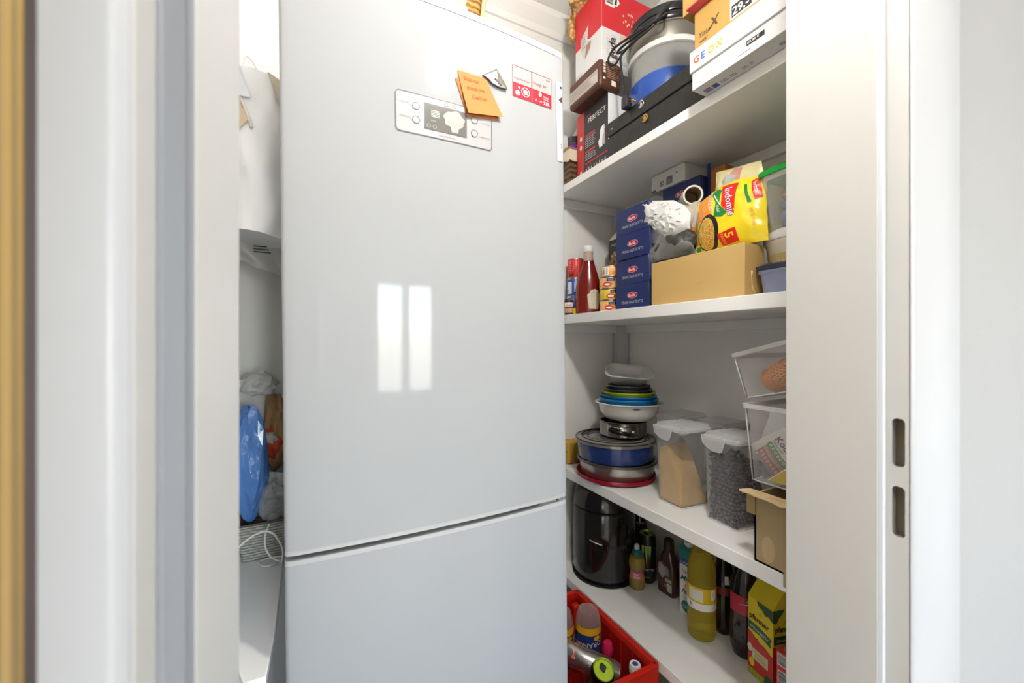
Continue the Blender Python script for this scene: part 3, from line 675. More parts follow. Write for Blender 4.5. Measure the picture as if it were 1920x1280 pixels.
for P in ([(1.02, .93, 2.27), (.972, .88, 2.215), (.962, .956, 2.225), (.955, 1.029, 2.235), (.940, 1.073, 2.228), (.935, 1.095, 2.21), (.935, 1.095, 2.19), (.94, 1.073, 2.17), (.948, 1.047, 2.19), (.955, 1.004, 2.205), (.962, .945, 2.212), (.985, .905, 2.25), (1.01, .895, 2.275)],
          [(1.01, .89, 2.272), (.982, .90, 2.24), (.962, .93, 2.215), (.955, .983, 2.216), (.948, 1.045, 2.216), (.944, 1.063, 2.205), (.950, 1.025, 2.198), (.96, .965, 2.208), (.985, .92, 2.245), (1.01, .90, 2.275)],
          [(1.012, .90, 2.27), (.985, .905, 2.235), (.962, .935, 2.205), (.95, .987, 2.198), (.94, 1.031, 2.186), (.93, 1.031, 2.151), (.93, 1.021, 2.091), (.933, 1.018, 2.035), (.938, 1.012, 2.02)]):
    b.tube([p - w0 for p in smooth_pts(P)], .0038, 7)
b.obj('power_cord', CORD, wfl, smooth='all')
b = B(); b.tube([Vector(p) - w0 for p in ((.938, 1.014, 2.04), (.938, 1.012, 2.01))], .007, 10); b.prism([(.995, 1.985), (1.022, 1.985), (1.022, 2.02), (1.008, 2.028), (.998, 2.018)], .924, .947, 'x')
for v in b.b.verts[-10:]: v.co -= w0
b.obj('plug', M('black_rubber', (.022, .022, .024), .5), wfl, bevel=.003)
b = B()
for yy in (.972, .979): b.tube([Vector((.936, .996, 1.997 + (yy - .972))) - w0, Vector((.936, yy - .005, 1.989 + (yy - .972))) - w0], .0022, 8)
b.obj('plug_pins', GILT, wfl, smooth='all')
# ---------------- shoe boxes at near end
o, F, D = carton('shoe_box', 'white shoe box with coloured lettering on its lid jutting over the top shelf', 'box', (.870, 1.17), (.4735, .7015), (Z1, 1.8975), M('shoe_box_white', (.64, .64, .645), .45))
f = F('F'); fd = F('D')
B().box(-.155, .155, -.1185, .1185, .0440, .0965).obj('lid', M('white_lid_carton', (.65, .65, .655), .42), o, bevel=.0015)
fl = plane((-.155, .1185, .0440), (0, -1, 0), (0, 0, 1))
for s, uu, c in (('G', .013, (.62, .10, .03)), ('E', .034, (.08, .16, .45)), ('O', .053, (.66, .52, .05)), ('X', .076, (.42, .50, .03))):
    text(fl, s, uu, .017, .023, M('letter_' + s.lower(), c, .5), o, bold=True)
lines_block(f, .035, .012, .060, .032, 6, LIGHT_INK, o, wd=.0009); lines_block(f, .070, .012, .105, .036, 3, LIGHT_INK, o, wd=.0008)
strokes('label_lines', f, [(.115, .006, .115, .038), (.064, .004, .064, .036)], .0008, LIGHT_INK, o)
lines_block(f, .122, .018, .136, .038, 4, LIGHT_INK, o, wd=.001)
rect('price_block', f, .142, .020, .182, .031, BLACK_INK, o); text(f, '69,90 €', .1445, .0225, .0085, WHITE_INK, o, off=.0014)
lines_block(f, .122, .008, .165, .013, 1, GREY_INK, o, wd=.0018); lines_block(f, .165, .032, .195, .040, 1, LIGHT_INK, o, wd=.001)
fdn = plane((-.15, .114, 0), (0, -1, 0), (1, 0, 0))
fdn = lambda a, b_, off=0: Vector((-.15 + b_, .114 - a, -off))
rect('bottom_print', fdn, .014, .022, .032, .040, M('print_blue_grey', (.22, .23, .38), .6), o); rect('bottom_print', fdn, .036, .024, .050, .040, BLUE_INK, o)
for a0_, a1_ in ((.058, .075), (.082, .098), (.112, .128), (.130, .138), (.195, .21), (.214, .222)): lines_block(fdn, a0_, .026, a1_, .038, 2, M('print_dark_grey', (.2, .2, .22), .6), o, wd=.0025)
# kraft box and the box above it
o, F, D = carton('kraft_box', 'golden kraft box with a white price label standing on the shoe box', 'box', (.885, 1.12), (.430, .7065), (1.9480, 2.0585), GOLDK)
f = F('F'); rect('price_label', f, .098, .020, .20, .108, WHITE_INK, o); rect('price_block', f, .102, .024, .150, .052, BLACK_INK, o, .001); text(f, '29,-', .104, .028, .026, WHITE_INK, o, off=.0014, bold=True)
rect('price_block', f, .153, .030, .19, .056, BLACK_INK, o, .001); lines_block(f, .11, .06, .18, .098, 3, LIGHT_INK, o)
text(f, 'Yoto', .012, .036, .017, M('dark_print', (.08, .05, .03), .6), o, shear=.2); text(f, 'wear', .015, .022, .012, M('dark_print'), o, shear=.2); text(f, 'X', .043, .040, .032, M('dark_print'), o, shear=.25, bold=True)
sp = thing('red_folder', 'thin red card folder between two golden kraft boxes', 'folder', (.99, .60, 2.0592))
B().box(-.13, .10, -.15, .112, 0, .004).obj('card', M('red_card', (.70, .09, .10), .45), sp)
o, F, D = carton('kraft_box', 'upper golden kraft box lying on the red folder near the ceiling', 'box', (.875, 1.09), (.46, .735), (2.0636, 2.15), GOLDK)
fdn2 = lambda a, b_, off=0: Vector((-.1075 + b_, .1375 - a, -off)); lines_block(fdn2, .035, .004, .06, .012, 1, M('dark_print'), o, wd=.004)
o, F, D = carton('booklet_box', 'narrow orange and white box beside the shoe box at the door frame', 'box', (.88, 1.08), (.410, .466), (Z1, 1.945), M('orange_print_carton', (.60, .26, .08), .5))
rect('white_band', F('F'), .004, 0, .016, .09, WHITE_INK, o); rect('dark_band', F('F'), .02, .03, .03, .07, M('dark_brown_ink'), o)
# ---------------- second shelf
Z2 = 1.3240
def tin(name, label, cat, x, y, z, r, h, mat, rimmat, group=None, seg=36):
    o = thing(name, label, cat, (x, y, z), group=group)
    B().lathe([(r * .97, .002), (r, .004), (r, h - .004), (r * .97, h - .002)], seg).obj('wall', mat, o, smooth=True)
    b = B(); b.lathe([(0, .0035), (r * .93, .0035), (r * .95, 0), (r * 1.005, .001), (r * 1.005, .004), (r * .97, .005)], seg)
    b.lathe([(r * .97, h - .005), (r * 1.005, h - .004), (r * 1.005, h - .001), (r * .95, h), (r * .93, h - .0035), (0, h - .0035)], seg); b.obj('rims', rimmat, o, smooth=True)
    return o, round_fn([(r, 0), (r, h)], facing(x, y))
TINM = M('tin_steel', (.62, .60, .55), .25, metal=.9); TINGOLD = M('tin_gold', (.62, .48, .22), .3, metal=.8)
# ketchup
KX, KY = .995, 1.289; ka = facing(KX, KY)
kp = thing('ketchup_bottle', 'red ketchup bottle with white cap and cream label', 'bottle', (KX, KY, Z2), (0, 0, ka - math.pi))
KP = [(0, .0), (.046, .001), (.050, .008), (.0505, .02), (.050, .085), (.0485, .115), (.040, .150), (.029, .185), (.0205, .215), (.0185, .232), (.018, .246), (0, .247)]
B().lathe(KP, 48, sx=.62, sy=1).obj('bottle', M('ketchup_red', (.19, .012, .009), .16, coat=.5), kp, smooth='all')
kfn0 = round_fn([(r, z) for r, z in KP if r > 0], math.pi, .62, 1., .045)
B().lathe([(.0192, .213), (.0192, .2462)], 40, sx=.9).obj('neck_band', M('ketchup_neck_label', (.50, .36, .30), .35), kp, smooth='all')
B().lathe([(0, .2475), (.0175, .2475), (.0195, .250), (.0195, .268), (.017, .273), (0, .274)], 32).obj('cap', M('white_cap', (.84, .83, .80), .3), kp, smooth=True)
LBL = M('cream_label', (.66, .60, .47), .45)
LX = .008
lab = [(-.006, .020), (.030, .018), (.036, .055), (.036, .078), (.030, .092), (.016, .099), (.004, .095), (-.004, .088), (-.003, .083), (-.012, .076)]
lab = [(a + LX, c) for a, c in lab]
patch('label', kfn0, densify(lab, 4), LBL, kp, .0012, 5); ringband('label_edge', kfn0, densify(lab, 4), .0012, M('label_gold', (.42, .33, .15), .4), kp, .0016)
lines_block(kfn0, .001 + LX, .052, .030 + LX, .082, 6, M('label_grey_green', (.36, .35, .25), .6), kp, wd=.0018, off=.0018); lines_block(kfn0, -.003 + LX, .026, .028 + LX, .044, 4, M('label_print', (.25, .24, .2), .6), kp, wd=.0013, off=.0018)
text(kfn0, 'TOMATO', .0035 + LX, .0835, .0068, M('label_print'), kp, off=.0018)
# tuna tins
TL = [('lowest tuna tin in the stack, orange with dark blue tag', ORANGE_INK), ('second tuna tin from below, bright yellow', YELLOW_INK), ('third tuna tin from below, orange with the red lips logo', ORANGE_INK), ('topmost tuna tin of the stack showing its barcode side', ORANGE_INK)]
for k in range(4):
    cmat = M('tin_yellow', (.78, .58, .04), .4) if k == 1 else M('tin_orange', (.86, .46, .16), .4)
    o, fn = tin('tuna_tin', TL[k][0], 'tin', .9965 + .002 * (k % 2), 1.160 + .004 * [0, .5, .3, -1][k], Z2 + .0422 * k, .0385, .0418, cmat, TINGOLD if k == 1 else TINM, 'stack of four tuna tins')
    if k == 3:
        rect('barcode_panel', fn, -.032, .006, -.010, .036, WHITE_INK, o, .0006, 5, 1); barcode(fn, -.030, .008, -.014, .034, o, vert=True); rect('orange_band', fn, .004, .006, .034, .022, ORANGE_INK, o, .0006, 5, 1)
    else:
        s0 = [.002, .008, -.004][k]
        rect('blue_tag', fn, s0 - .008, .026, s0 + .022, .036, M('dark_blue_tag', (.02, .025, .10), .5), o, .0006, 5, 1); text(fn, 'TUNA', s0 - .004, .028, .0075, M('ink_cream'), o)
        patch('lips_logo', fn, oval(s0 - .006, .015, .016, .0085, 18), M('lips_red', (.62, .02, .02), .45), o, .0006, 3); patch('lips_logo', fn, oval(s0 - .006, .015, .011, .0038, 14), WHITE_INK, o, .001, 2)
        patch('lips_logo', fn, [(s0 + .008, .017), (s0 + .014, .026), (s0 + .010, .014)], M('lips_red'), o, .0006)
# cans at far left
o, fn = tin('drink_can', 'red tin standing on two blue tins at the far end', 'tin', .989, 1.3665, Z2 + .1512, .0325, .083, M('can_red', (.60, .035, .03), .35), TINM)
barcode(fn, -.028, .006, -.006, .02, o); lines_block(fn, -.026, .03, -.004, .072, 6, M('pinkish_ink'), o, wd=.002); rect('red_gloss_band', fn, .010, .004, .014, .079, M('can_red_light', (.75, .12, .10), .4), o, .0005)
CBL = M('can_blue', (.03, .10, .42), .35)
o, fn = tin('food_tin', 'upper blue and white tin under the red tin', 'tin', .987, 1.3665, Z2 + .0756, .034, .075, CBL, TINM, 'blue tins at the far end')
rect('white_panel', fn, -.036, .012, -.014, .060, WHITE_INK, o, .0006, 4, 1); rect('white_panel', fn, -.004, .02, .006, .062, M('pale_blue_ink', (.5, .6, .8), .5), o, .0006, 3, 1); lines_block(fn, -.033, .016, -.018, .056, 6, GREY_INK, o)
o, fn = tin('food_tin', 'lower blue tin standing on the second shelf behind the ketchup', 'tin', .987, 1.3665, Z2, .034, .075, CBL, TINM, 'blue tins at the far end')
rect('white_panel', fn, -.036, .04, -.006, .066, WHITE_INK, o, .0006, 4, 1); rect('blue_lettering', fn, .0, .02, .007, .06, M('pale_blue_ink'), o, .0006, 3, 1)
o, fn = tin('spread_jar', 'small brown jar with red and white label beside the fridge edge', 'jar', .9425, 1.3485, Z2, .0195, .062, M('jar_brown', (.06, .025, .012), .25), M('jar_lid_brown', (.10, .05, .03), .4))
rect('label', fn, -.018, .032, .018, .050, WHITE_INK, o, .0005, 6, 1); text(fn, 'nut', -.010, .035, .014, RED_INK, o, bold=True); rect('picture_band', fn, -.018, .008, .018, .028, M('hazel_band', (.55, .32, .18), .5), o, .0005, 6, 1)
o, F, D = carton('stock_box', 'tiny yellow box at the foot of the blue tins', 'box', (.951, .975), (1.318, 1.333), (Z2, 1.352), YELLOW_INK)
# pasta boxes
PB = M('pasta_blue', (.014, .028, .135), .35); PBE = M('pasta_blue_edge', (.25, .28, .42), .4)
def pasta_box(label, x, y, z, rz, group, printed=True):
    o, F, D = carton('pasta_box', label, 'box', (x, x + .150), (y, y + .153), (z, z + .0862), PB, rz, group, bevel=.0012)
    f = F('F')
    if printed:
        patch('logo_oval', f, oval(.080, .048, .0245, .0105, 22), WHITE_INK, o, .0006); patch('logo_oval', f, oval(.080, .048, .0235, .0095, 22), M('logo_red', (.55, .012, .03), .4), o, .0009)
        text(f, 'Barilla', .0615, .0435, .0130, WHITE_INK, o, sx=1.0, off=.0013, shear=.25, bold=True)
        text(f, 'PENNE RIGATE N°73', .030, .020, .0135, LIGHT_INK, o, sx=.80)
        strokes('flap_seam', f, [(.002, .066, .15, .067)], .0007, M('seam_dark', (.006, .012, .05), .5), o)
        fs = F('S'); strokes('edge_wear', fs, [(.003, .004, .003, .082), (.010, .004, .010, .082), (.003, .03, .010, .02)], .0012, PBE, o)
    return o
PL = ['lowest blue pasta box of the stack beside the tuna tins', 'second blue pasta box from below beside the tuna tins', 'third blue pasta box from below, beside the cardboard box', 'topmost blue pasta box of the stack of four']
for k in range(4): pasta_box(PL[k], .970 + .003 * [0, 1, -.3, .5][k], .9455 + .002 * [0, .6, -1, 0][k], Z2 + .0868 * k, .02 * [0, -.5, .6, -.6][k], 'pasta boxes stacked beside the tuna tins')
for k in range(5):
    lb = 'blue pasta box under the grey carton at the back of the shelf' if k == 4 else 'blue pasta box in the back stack, hidden below the visible one'
    o = pasta_box(lb, 1.128, .880, Z2 + .0863 * k, 0, 'pasta boxes stacked at the back', printed=(k == 4))
o, F, D = carton('grey_carton', 'long pale grey carton with a barcode just below the top shelf', 'box', (1.120, 1.2426), (.932, 1.078), (Z2 + .4325, 1.8165), GCARD)
f = F('F'); barcode(f, .068, .008, .095, .036, o); text(f, '95', .042, .012, .022, M('dark_print_grey', (.1, .1, .1), .6), o, rot=math.pi / 2, bold=True) if False else text(f, '95', .056, .010, .020, M('dark_print_grey', (.1, .1, .1), .6), o, rot=math.pi / 2, bold=True)
patch('star_mark', f, oval(.113, .038, .0035, .0035, 5), M('dark_print_grey'), o); strokes('torn_corner', f, [(.004, .004, .022, .004)], .008, M('dark_print_grey'), o)
fs = F('S'); lines_block(fs, .012, .012, .045, .055, 8, LIGHT_INK, o, wd=.0015); text(fs, '92', .078, .024, .020, M('grey_white_print', (.75, .74, .7), .5), o)
o, F, D = carton('tea_carton', 'tall orange carton at the back behind the noodle pack', 'box', (1.16, 1.285), (.815, .876), (Z2, 1.772), M('dull_orange_carton', (.42, .15, .03), .5))
rect('blue_edge', F('F'), 0, 0, .012, .47, M('pasta_blue'), o)
# milk carton with black cap at the back corner
o = thing('milk_carton', 'dark drink carton with noodle picture and black cap at the back corner', 'carton', (1.168, 1.262, Z2), (0, 0, 0))
DBR = M('carton_dark', (.02, .018, .022), .4)
b = B(); b.box(-.042, .042, -.06, .06, 0, .315); b.obj('carton_body', DBR, o, bevel=.003)
b = B(); b.poly([(-.042, -.06, .315), (.042, -.06, .315), (.042, .06, .315), (-.042, .06, .315), (0, -.058, .362), (0, .058, .362), (0, -.058, .382), (0, .058, .382)],
                [(0, 1, 4), (2, 3, 5), (3, 0, 4, 5), (1, 2, 5, 4), (4, 5, 7, 6)])
b.obj('gable', M('carton_gable_beige', (.52, .48, .38), .45), o, fix=False)
b = B(); b.lathe([(0, 0), (.0205, 0), (.0205, .022), (.018, .026), (0, .026)], 28); cp = b.obj('cap', BLACKP, o, smooth=True); cp.location = (-.024, -.03, .336); cp.rotation_euler = (0, math.radians(-42), 0)
f = boxface(.084, .12, .315, 'F'); patch('noodle_picture', f, [(.01 + .036 + .036 * math.cos(t) * (1 + .15 * math.sin(9 * t)), .215 + .05 * math.sin(t) * (1 + .1 * math.sin(11 * t))) for t in [2 * math.pi * k / 36 for k in range(36)]], NOODLE('penne_print', (.72, .48, .18), (.18, .08, .02), 160), o)
text(f, 'PASTA', .02, .288, .012, LIGHT_INK, o); rect('dark_band', f, 0, .10, .12, .145, M('carton_slate', (.12, .12, .14), .5), o)
# cardboard box
o, F, D = carton('cardboard_box', 'low plain golden brown cardboard box on the second shelf', 'box', (.950, 1.030), (.616, .915), (Z2, 1.4572), CARD, bevel=.002)
text(F('F'), 'M', .165, .04, .02, M('faint_card_print', (.50, .33, .13), .8), o)
# beige carton, roll
o, F, D = carton('beige_carton', 'beige carton with an orange corner between plastic bag and noodle pack', 'box', (1.045, 1.112), (.828, .925), (Z2, 1.640), M('beige_carton', (.62, .57, .48), .6))
rect('orange_patch', F('F'), .028, .188, .094, .240, M('bright_orange', (.85, .25, .03), .5), o)
rl = thing('paper_roll', 'cream cardboard tube lying with its open end to the front', 'roll', (1.079, .8755, 1.6715))
d = Vector((-.62, -.66, -.16)).normalized(); q = d.to_track_quat('Z', 'Y').to_matrix().to_4x4()
b = B(); b.lathe([(.0285, -.05), (.0285, .05), (.0235, .05), (.0235, -.05)], 32, closed=True)
for v in b.b.verts: v.co = q @ v.co
b.obj('tube_wall', M('cream_board_tube', (.74, .70, .60), .7), rl, smooth=True)
b = B(); b.lathe([(0, -.045), (.0236, -.045)], 24); b.lathe([(.0234, -.045), (.0234, .046)], 32)
for v in b.b.verts: v.co = q @ v.co
b.obj('inner_face', M('brown_board', (.34, .27, .17), .8), rl, smooth=True)
# plastic bag with dark content
pb = thing('plastic_bag', 'crumpled white translucent bag with something dark on the cardboard box', 'bag', (1.0, .872, 1.4577))
def flatb(p, d):
    q = p.copy()
    if q.z < -.03: q.z = -.03 + (q.z + .03) * .3
    return q
B().crumple((-.002, -.004, .050), (.034, .080, .050), .14, 1.8, 4, 21, flatb).obj('dark_content', M('dark_olive_content', (.035, .032, .028), .5, var=(40, .5)), pb, smooth='all')
b = B()
def film(u, v):
    a = 2 * math.pi * u; z = .005 + .150 * v
    wy = .078 - .010 * v + (.022 * math.sin(v * 9) * .4); wx = .040 - .016 * v
    k = 1 + .20 * noise.noise(Vector((math.cos(a) * 1.6, math.sin(a) * 1.6, v * 2.6))) + .09 * abs(noise.noise(Vector((math.cos(a) * 5, math.sin(a) * 5, v * 7))))
    return (math.cos(a) * wx * k, .004 + math.sin(a) * wy * k + .012 * v, z + .012 * math.sin(a * 2 + 1) * v)
b.grid(film, 56, 26, True); b.obj('film', CLEAR('milky_bag', (.88, .88, .87), .05, .25, bump=(25, .6)), pb, smooth='all')
rr = random.Random(6); wp = densify([(0.9793, 1.6689), (0.9183, 1.6601), (0.8622, 1.6439), (0.8216, 1.6152), (0.8012, 1.5858), (0.8049, 1.5434), (0.8503, 1.5149), (0.8970, 1.5404), (0.9403, 1.5712), (0.9746, 1.6009)], 3); cu_, cv_ = sum(p[0] for p in wp) / len(wp), sum(p[1] for p in wp) / len(wp)
from mathutils.geometry import delaunay_2d_cdt
b = B(); nb_ = len(wp); pts_ = [Vector(p) for p in wp]
for _ in range(230):
    q = pts_[rr.randrange(nb_)]; t = math.sqrt(rr.random()) * .93; pts_.append(Vector((cu_ + (q.x - cu_) * t + rr.uniform(-.004, .004), cv_ + (q.y - cv_) * t + rr.uniform(-.004, .004))))
V_, E_, F_, _o, _a, _c = delaunay_2d_cdt(pts_, [], [list(range(nb_))], 1, 1e-5)
for sd in (-1, 1):
    vs = []
    for p in V_:
        dn = min((p - Vector(w_)).length for w_ in wp); e = min(1, dn / .035)
        vs.append(b.b.verts.new((-.012 + sd * (.030 * math.sqrt(e) + (rr.uniform(-.0042, .0042) if e > .08 else 0)), p.x - .872, p.y - 1.4577)))
    for f_ in F_: b.b.faces.new([vs[k] for k in f_])
b.obj('folded_top', CLEAR('white_bag_top', (.86, .86, .85), .72, .35), pb, smooth=True)
# noodle packs
YEL = M('noodle_pack_yellow', (.84, .66, .02), .22, coat=.3)
def pack(name, label, corners, x0, lean, mat, bulge=.026, top=0):
    """pillow pack; corners in (y, z): bottom-left, top-left, top-right, bottom-right as seen from the door"""
    BL, TL_, TR, BR = [Vector(c) for c in corners]
    z0 = min(BL.y, BR.y); cyy = (BL.x + BR.x) / 2
    o = thing(name, label, 'noodle pack', (x0, cyy, z0))
    def fn(u, v, off=0, side=1):
        p = BL.lerp(BR, u).lerp(TL_.lerp(TR, u), v)
        p.y += top * v * math.sin(math.pi * min(1, u * 1.15 + .04)) ** .7 if top else 0
        e = max(0, (1 - abs(2 * u - 1) ** 4)) * max(0, 1 - abs(2 * v - 1) ** 3.2)
        wr = .0022 * noise.noise(Vector((u * 9, v * 7, x0 * 9))) + .0016 * math.sin(v * 26 + u * 9) * (1 - e)
        x = -(bulge * e + wr + off) * side + lean * (p.y - z0)
        return Vector((x, p.x - cyy, p.y - z0))
    b = B(); b.grid(lambda u, v: fn(u, v), 40, 30); b.grid(lambda u, v: fn(u, v, .0005, -1), 40, 30); b.obj('wrapper', mat, o, smooth='all', fix=False)
    return o, fn
o, fn = pack('noodle_pack', 'bright yellow five pack of chicken noodles with red logo on the cardboard box', [(.793, 1.468), (.798, 1.605), (.607, 1.640), (.588, 1.462)], 1.000, .10, YEL, top=.024)
def P(name, pts, mat, off, n=5, rings=5): return patch(name, fn, densify(pts, n), mat, o, off, rings)
ORN = M('pack_orange', (.85, .28, .02), .3); RDP = M('pack_red', (.68, .02, .015), .3); GRP = M('pack_green', (.01, .22, .04), .3)
P('orange_field', [(.005, .60), (.01, .98), (.28, .97), (.33, .60), (.16, .52)], ORN, .0006)
P('green_swoosh', [(.28, .93), (.34, .98), (.44, .90), (.44, .72), (.42, .58), (.56, .50), (.48, .46), (.36, .50), (.38, .72)], GRP, .0008, 4, 4)
P('red_logo_field', [(.40, .985), (.68, .93), (.655, .46), (.55, .52), (.47, .64), (.46, .86)], RDP, .0010)
P('bowl', oval(.245, .285, .185, .305, 16), M('bowl_black', (.018, .014, .012), .3), .0008, 2, 6)
P('noodles', oval(.225, .280, .145, .265, 16), NOODLE('noodle_print', (.86, .58, .12), (.36, .16, .02), 430), .0013, 2, 6)
for cu, cv, ru, rv, mt in ((.02, .48, .018, .09, GRP), (.03, .34, .028, .04, M('garlic_pink', (.75, .55, .5), .5)), (.02, .2, .02, .08, RDP), (.06, .06, .05, .055, GRP), (.045, .13, .018, .03, M('shallot', (.7, .5, .35), .5))): P('garnish', oval(cu, cv, ru, rv, 8), mt, .0009, 1, 3)
P('pack_count_field', [(.435, .035), (.40, .21), (.66, .26), (.675, .06)], RDP, .0009)
text(fn, '5', .50, .20, .17, YEL, o, rot=-1.45, off=.0016, bold=True, sx=1.0); text(fn, 'PACKS', .445, .20, .05, YEL, o, rot=-1.45, off=.0016)
text(fn, 'Chicken', .205, .965, .115, M('pack_pale', (.85, .70, .45), .4), o, rot=-1.32, off=.0016, bold=True); text(fn, 'flavour', .12, .89, .085, M('pack_pale'), o, rot=-1.32, off=.0016)
text(fn, 'Instant noodles', .06, .84, .045, M('pack_pale'), o, rot=-1.32, off=.0014)
text(fn, 'Indomie', .495, .90, .145, M('logo_blue_edge', (.03, .10, .42), .4), o, rot=-1.40, off=.0014, bold=True, shear=.2); text(fn, 'Indomie', .500, .897, .142, WHITE_INK, o, rot=-1.40, off=.0019, shear=.2)
text(fn, 'Halal', .395, .66, .06, WHITE_INK, o, rot=-1.35, off=.0016)
P('side_green', [(.765, .88), (.80, .89), (.87, .60), (.82, .60)], GRP, .0008); P('side_red', [(.85, .93), (.95, .95), (.98, .64), (.90, .62)], RDP, .001); text(fn, 'Indomie', .875, .90, .07, WHITE_INK, o, rot=-1.40, off=.0016)
text(fn, 'Mi Goreng', .84, .50, .062, M('pack_print_orange', (.75, .33, .02), .4), o, rot=-1.42, off=.0014)
P('crease_glint', [(.33, .86), (.34, .87), (.47, .64), (.46, .635)], M('pale_film', (.85, .80, .6), .2), .0019, 2, 2)
o2, fn2 = pack('noodle_pack', 'second pale yellow noodle pack leaning behind the bright one', [(.790, 1.48), (.788, 1.718), (.655, 1.700), (.615, 1.50)], 1.075, .03, M('pack_pale_yellow', (.78, .70, .38), .3), .02)
patch('pink_print', fn2, densify([(.30, .86), (.44, .99), (.62, .97), (.60, .80)], 4), M('pack_print_pink', (.62, .30, .25), .4), o2, .0008, 4); patch('grey_print', fn2, densify([(.18, .84), (.32, .92), (.55, .88), (.36, .72)], 4), M('pack_print_grey', (.45, .48, .45), .4), o2, .0011, 4)
o2['label'] = 'second pale yellow noodle pack leaning behind the bright one'
o3, fn3 = pack('snack_pack', 'yellow pack corner poking up beside the green lidded box', [(.650, 1.48), (.640, 1.690), (.606, 1.668), (.612, 1.48)], 1.118, .0, YEL, .015)
o3['category'] = 'pack'
# food boxes at near end
def rbox(w, d, r, n=5):
    return rrect(-w, -d, w, d, r, n)
def loft(b, secs, cap0=True, cap1=True):
    """secs: list of (polygon, z)"""
    R = [[b.b.verts.new((p[0], p[1], z)) for p in poly] for poly, z in secs]; n = len(R[0])
    for a, c in zip(R, R[1:]):
        for i in range(n): b.b.faces.new((a[i], a[(i + 1) % n], c[(i + 1) % n], c[i]))
    if cap0: b.b.faces.new(R[0][::-1])
    if cap1: b.b.faces.new(R[-1])
    return b
sb = thing('food_box', 'slate blue food box with dark lid at the near end of the shelf', 'food box', (1.085, .512, Z2))
SLB = M('slate_blue_plastic', (.24, .27, .40), .35); NAVY = M('navy_lid', (.035, .038, .065), .35)
b = B(); loft(b, [(rbox(.098, .088, .02), 0), (rbox(.104, .094, .022), .052), (rbox(.108, .098, .022), .056), (rbox(.108, .098, .022), .062)]); b.obj('tub', SLB, sb, smooth=True)
b = B(); loft(b, [(rbox(.110, .100, .022), .0625), (rbox(.111, .101, .022), .072), (rbox(.102, .092, .02), .077)]); b.obj('lid', NAVY, sb, smooth=True)
b = B(); b.tube([(-.107, .103, .066), (-.107, .106, .05), (-.104, .104, .025), (-.10, .098, .008)], .003, 8); b.obj('elastic_band', M('tan_rubber', (.62, .42, .16), .5), sb, smooth='all')
ct = thing('food_tub', 'round cream food tub with milky lid on the slate blue box', 'food box', (1.100, .542, Z2 + .0775))
CREAM = M('cream_translucent_plastic', (.76, .70, .58), .35)
B().lathe([(0, 0), (.085, 0), (.090, .006), (.096, .052), (.099, .056), (.099, .060), (0, .060)], 56).obj('tub', CREAM, ct, smooth=True)
rfn = round_fn([(.085, .0), (.090, .006), (.096, .052)], facing(1.1, .542), rref=.09); rect('tan_content', rfn, -.13, .005, .14, .026, M('tan_content', (.52, .40, .18), .4), ct, .0006, 30, 1)
B().lathe([(0, .0605), (.101, .0605), (.103, .066), (.100, .078), (.094, .084), (0, .083)], 56).obj('lid', M('milky_lid', (.72, .70, .68), .3), ct, smooth=True)
gl = thing('lidded_box', 'clear box of wrapped sweets with bright green lid', 'food box', (1.075, .515, Z2 + .1615), (math.radians(-2), 0, 0))
b = B(); loft(b, [(rbox(.062, .082, .018), .001), (rbox(.072, .096, .022), .138)], True, False); b.obj('clear_body', CLEAR('clear_box', (.80, .82, .76), .22, .15), gl, smooth=True)
b = B(); loft(b, [(rbox(.066, .086, .018), .128), (rbox(.072, .097, .022), .140)], False, False); b.obj('rim', CLEAR('milky_rim'), gl, smooth=True)
b = B(); loft(b, [(rbox(.077, .102, .024), .139), (rbox(.078, .103, .025), .150), (rbox(.070, .095, .022), .156)]); b.obj('lid', M('bright_green_plastic', (.015, .36, .05), .3), gl, smooth=True)
SW = [M('sweet_blue', (.10, .15, .48), .25), M('sweet_pale', (.75, .70, .60), .3), M('sweet_dark_blue', (.04, .07, .30), .25), M('sweet_pink', (.65, .25, .25), .3)]
rr = random.Random(8); gl0 = Vector((1.075, .515, Z2 + .1615)); n = 0
for layer in range(4):
    for i in range(3):
        for j in range(2):
            c = SW[[1, 0, 2, 0, 0, 3][(n * 5 + layer) % 6] if layer else [1, 2, 0][n % 3]]
            s = B().crumple((0, 0, 0), (.016, .024, .013), .22, 2.5, 2, n).obj('sweet', c, None, smooth='all')
            s.location = (1.052 + .040 * j + rr.uniform(-.003, .003), .467 + .048 * i + rr.uniform(-.003, .003), Z2 + .1615 + .018 + .024 * layer)
            s.rotation_euler = (0, 0, rr.uniform(-.5, .5))
            tag(s, 'wrapped sweet heaped inside the clear box with green lid', 'sweet', 'wrapped sweets in the green lidded box'); n += 1
# ---------------- third shelf
Z3 = .7060
CX, CY = 1.047, 1.190; STEEL = M('brushed_steel', (.48, .46, .43), .28, metal=.9); DARKST = M('dark_tin_steel', (.13, .125, .12), .28, metal=.8)
rp = thing('plate', 'dark red round tray at the bottom of the cake tin stack', 'tray', (CX, CY, Z3))
B().lathe([(0, 0), (.140, 0), (.148, .006), (.149, .013), (.146, .018), (.138, .012), (0, .010)], 64).obj('tray_body', M('dark_red_enamel', (.26, .006, .02), .25, coat=.3), rp, smooth=True)
sp = thing('cake_tin', 'low silver tart tin on the dark red tray', 'cake tin', (CX + .004, CY - .002, Z3 + .0125))
B().lathe([(0, 0), (.130, 0), (.133, .003), (.142, .052), (.1465, .054), (.1465, .058), (.1405, .058), (.131, .006), (0, .004)], 64).obj('tin_body', STEEL, sp, smooth=True)
b = B(); b.lathe([(.1468, .050), (.1495, .052), (.1495, .058), (.1468, .060)], 64, closed=True); b.obj('rolled_rim', DARKST, sp, smooth=True)
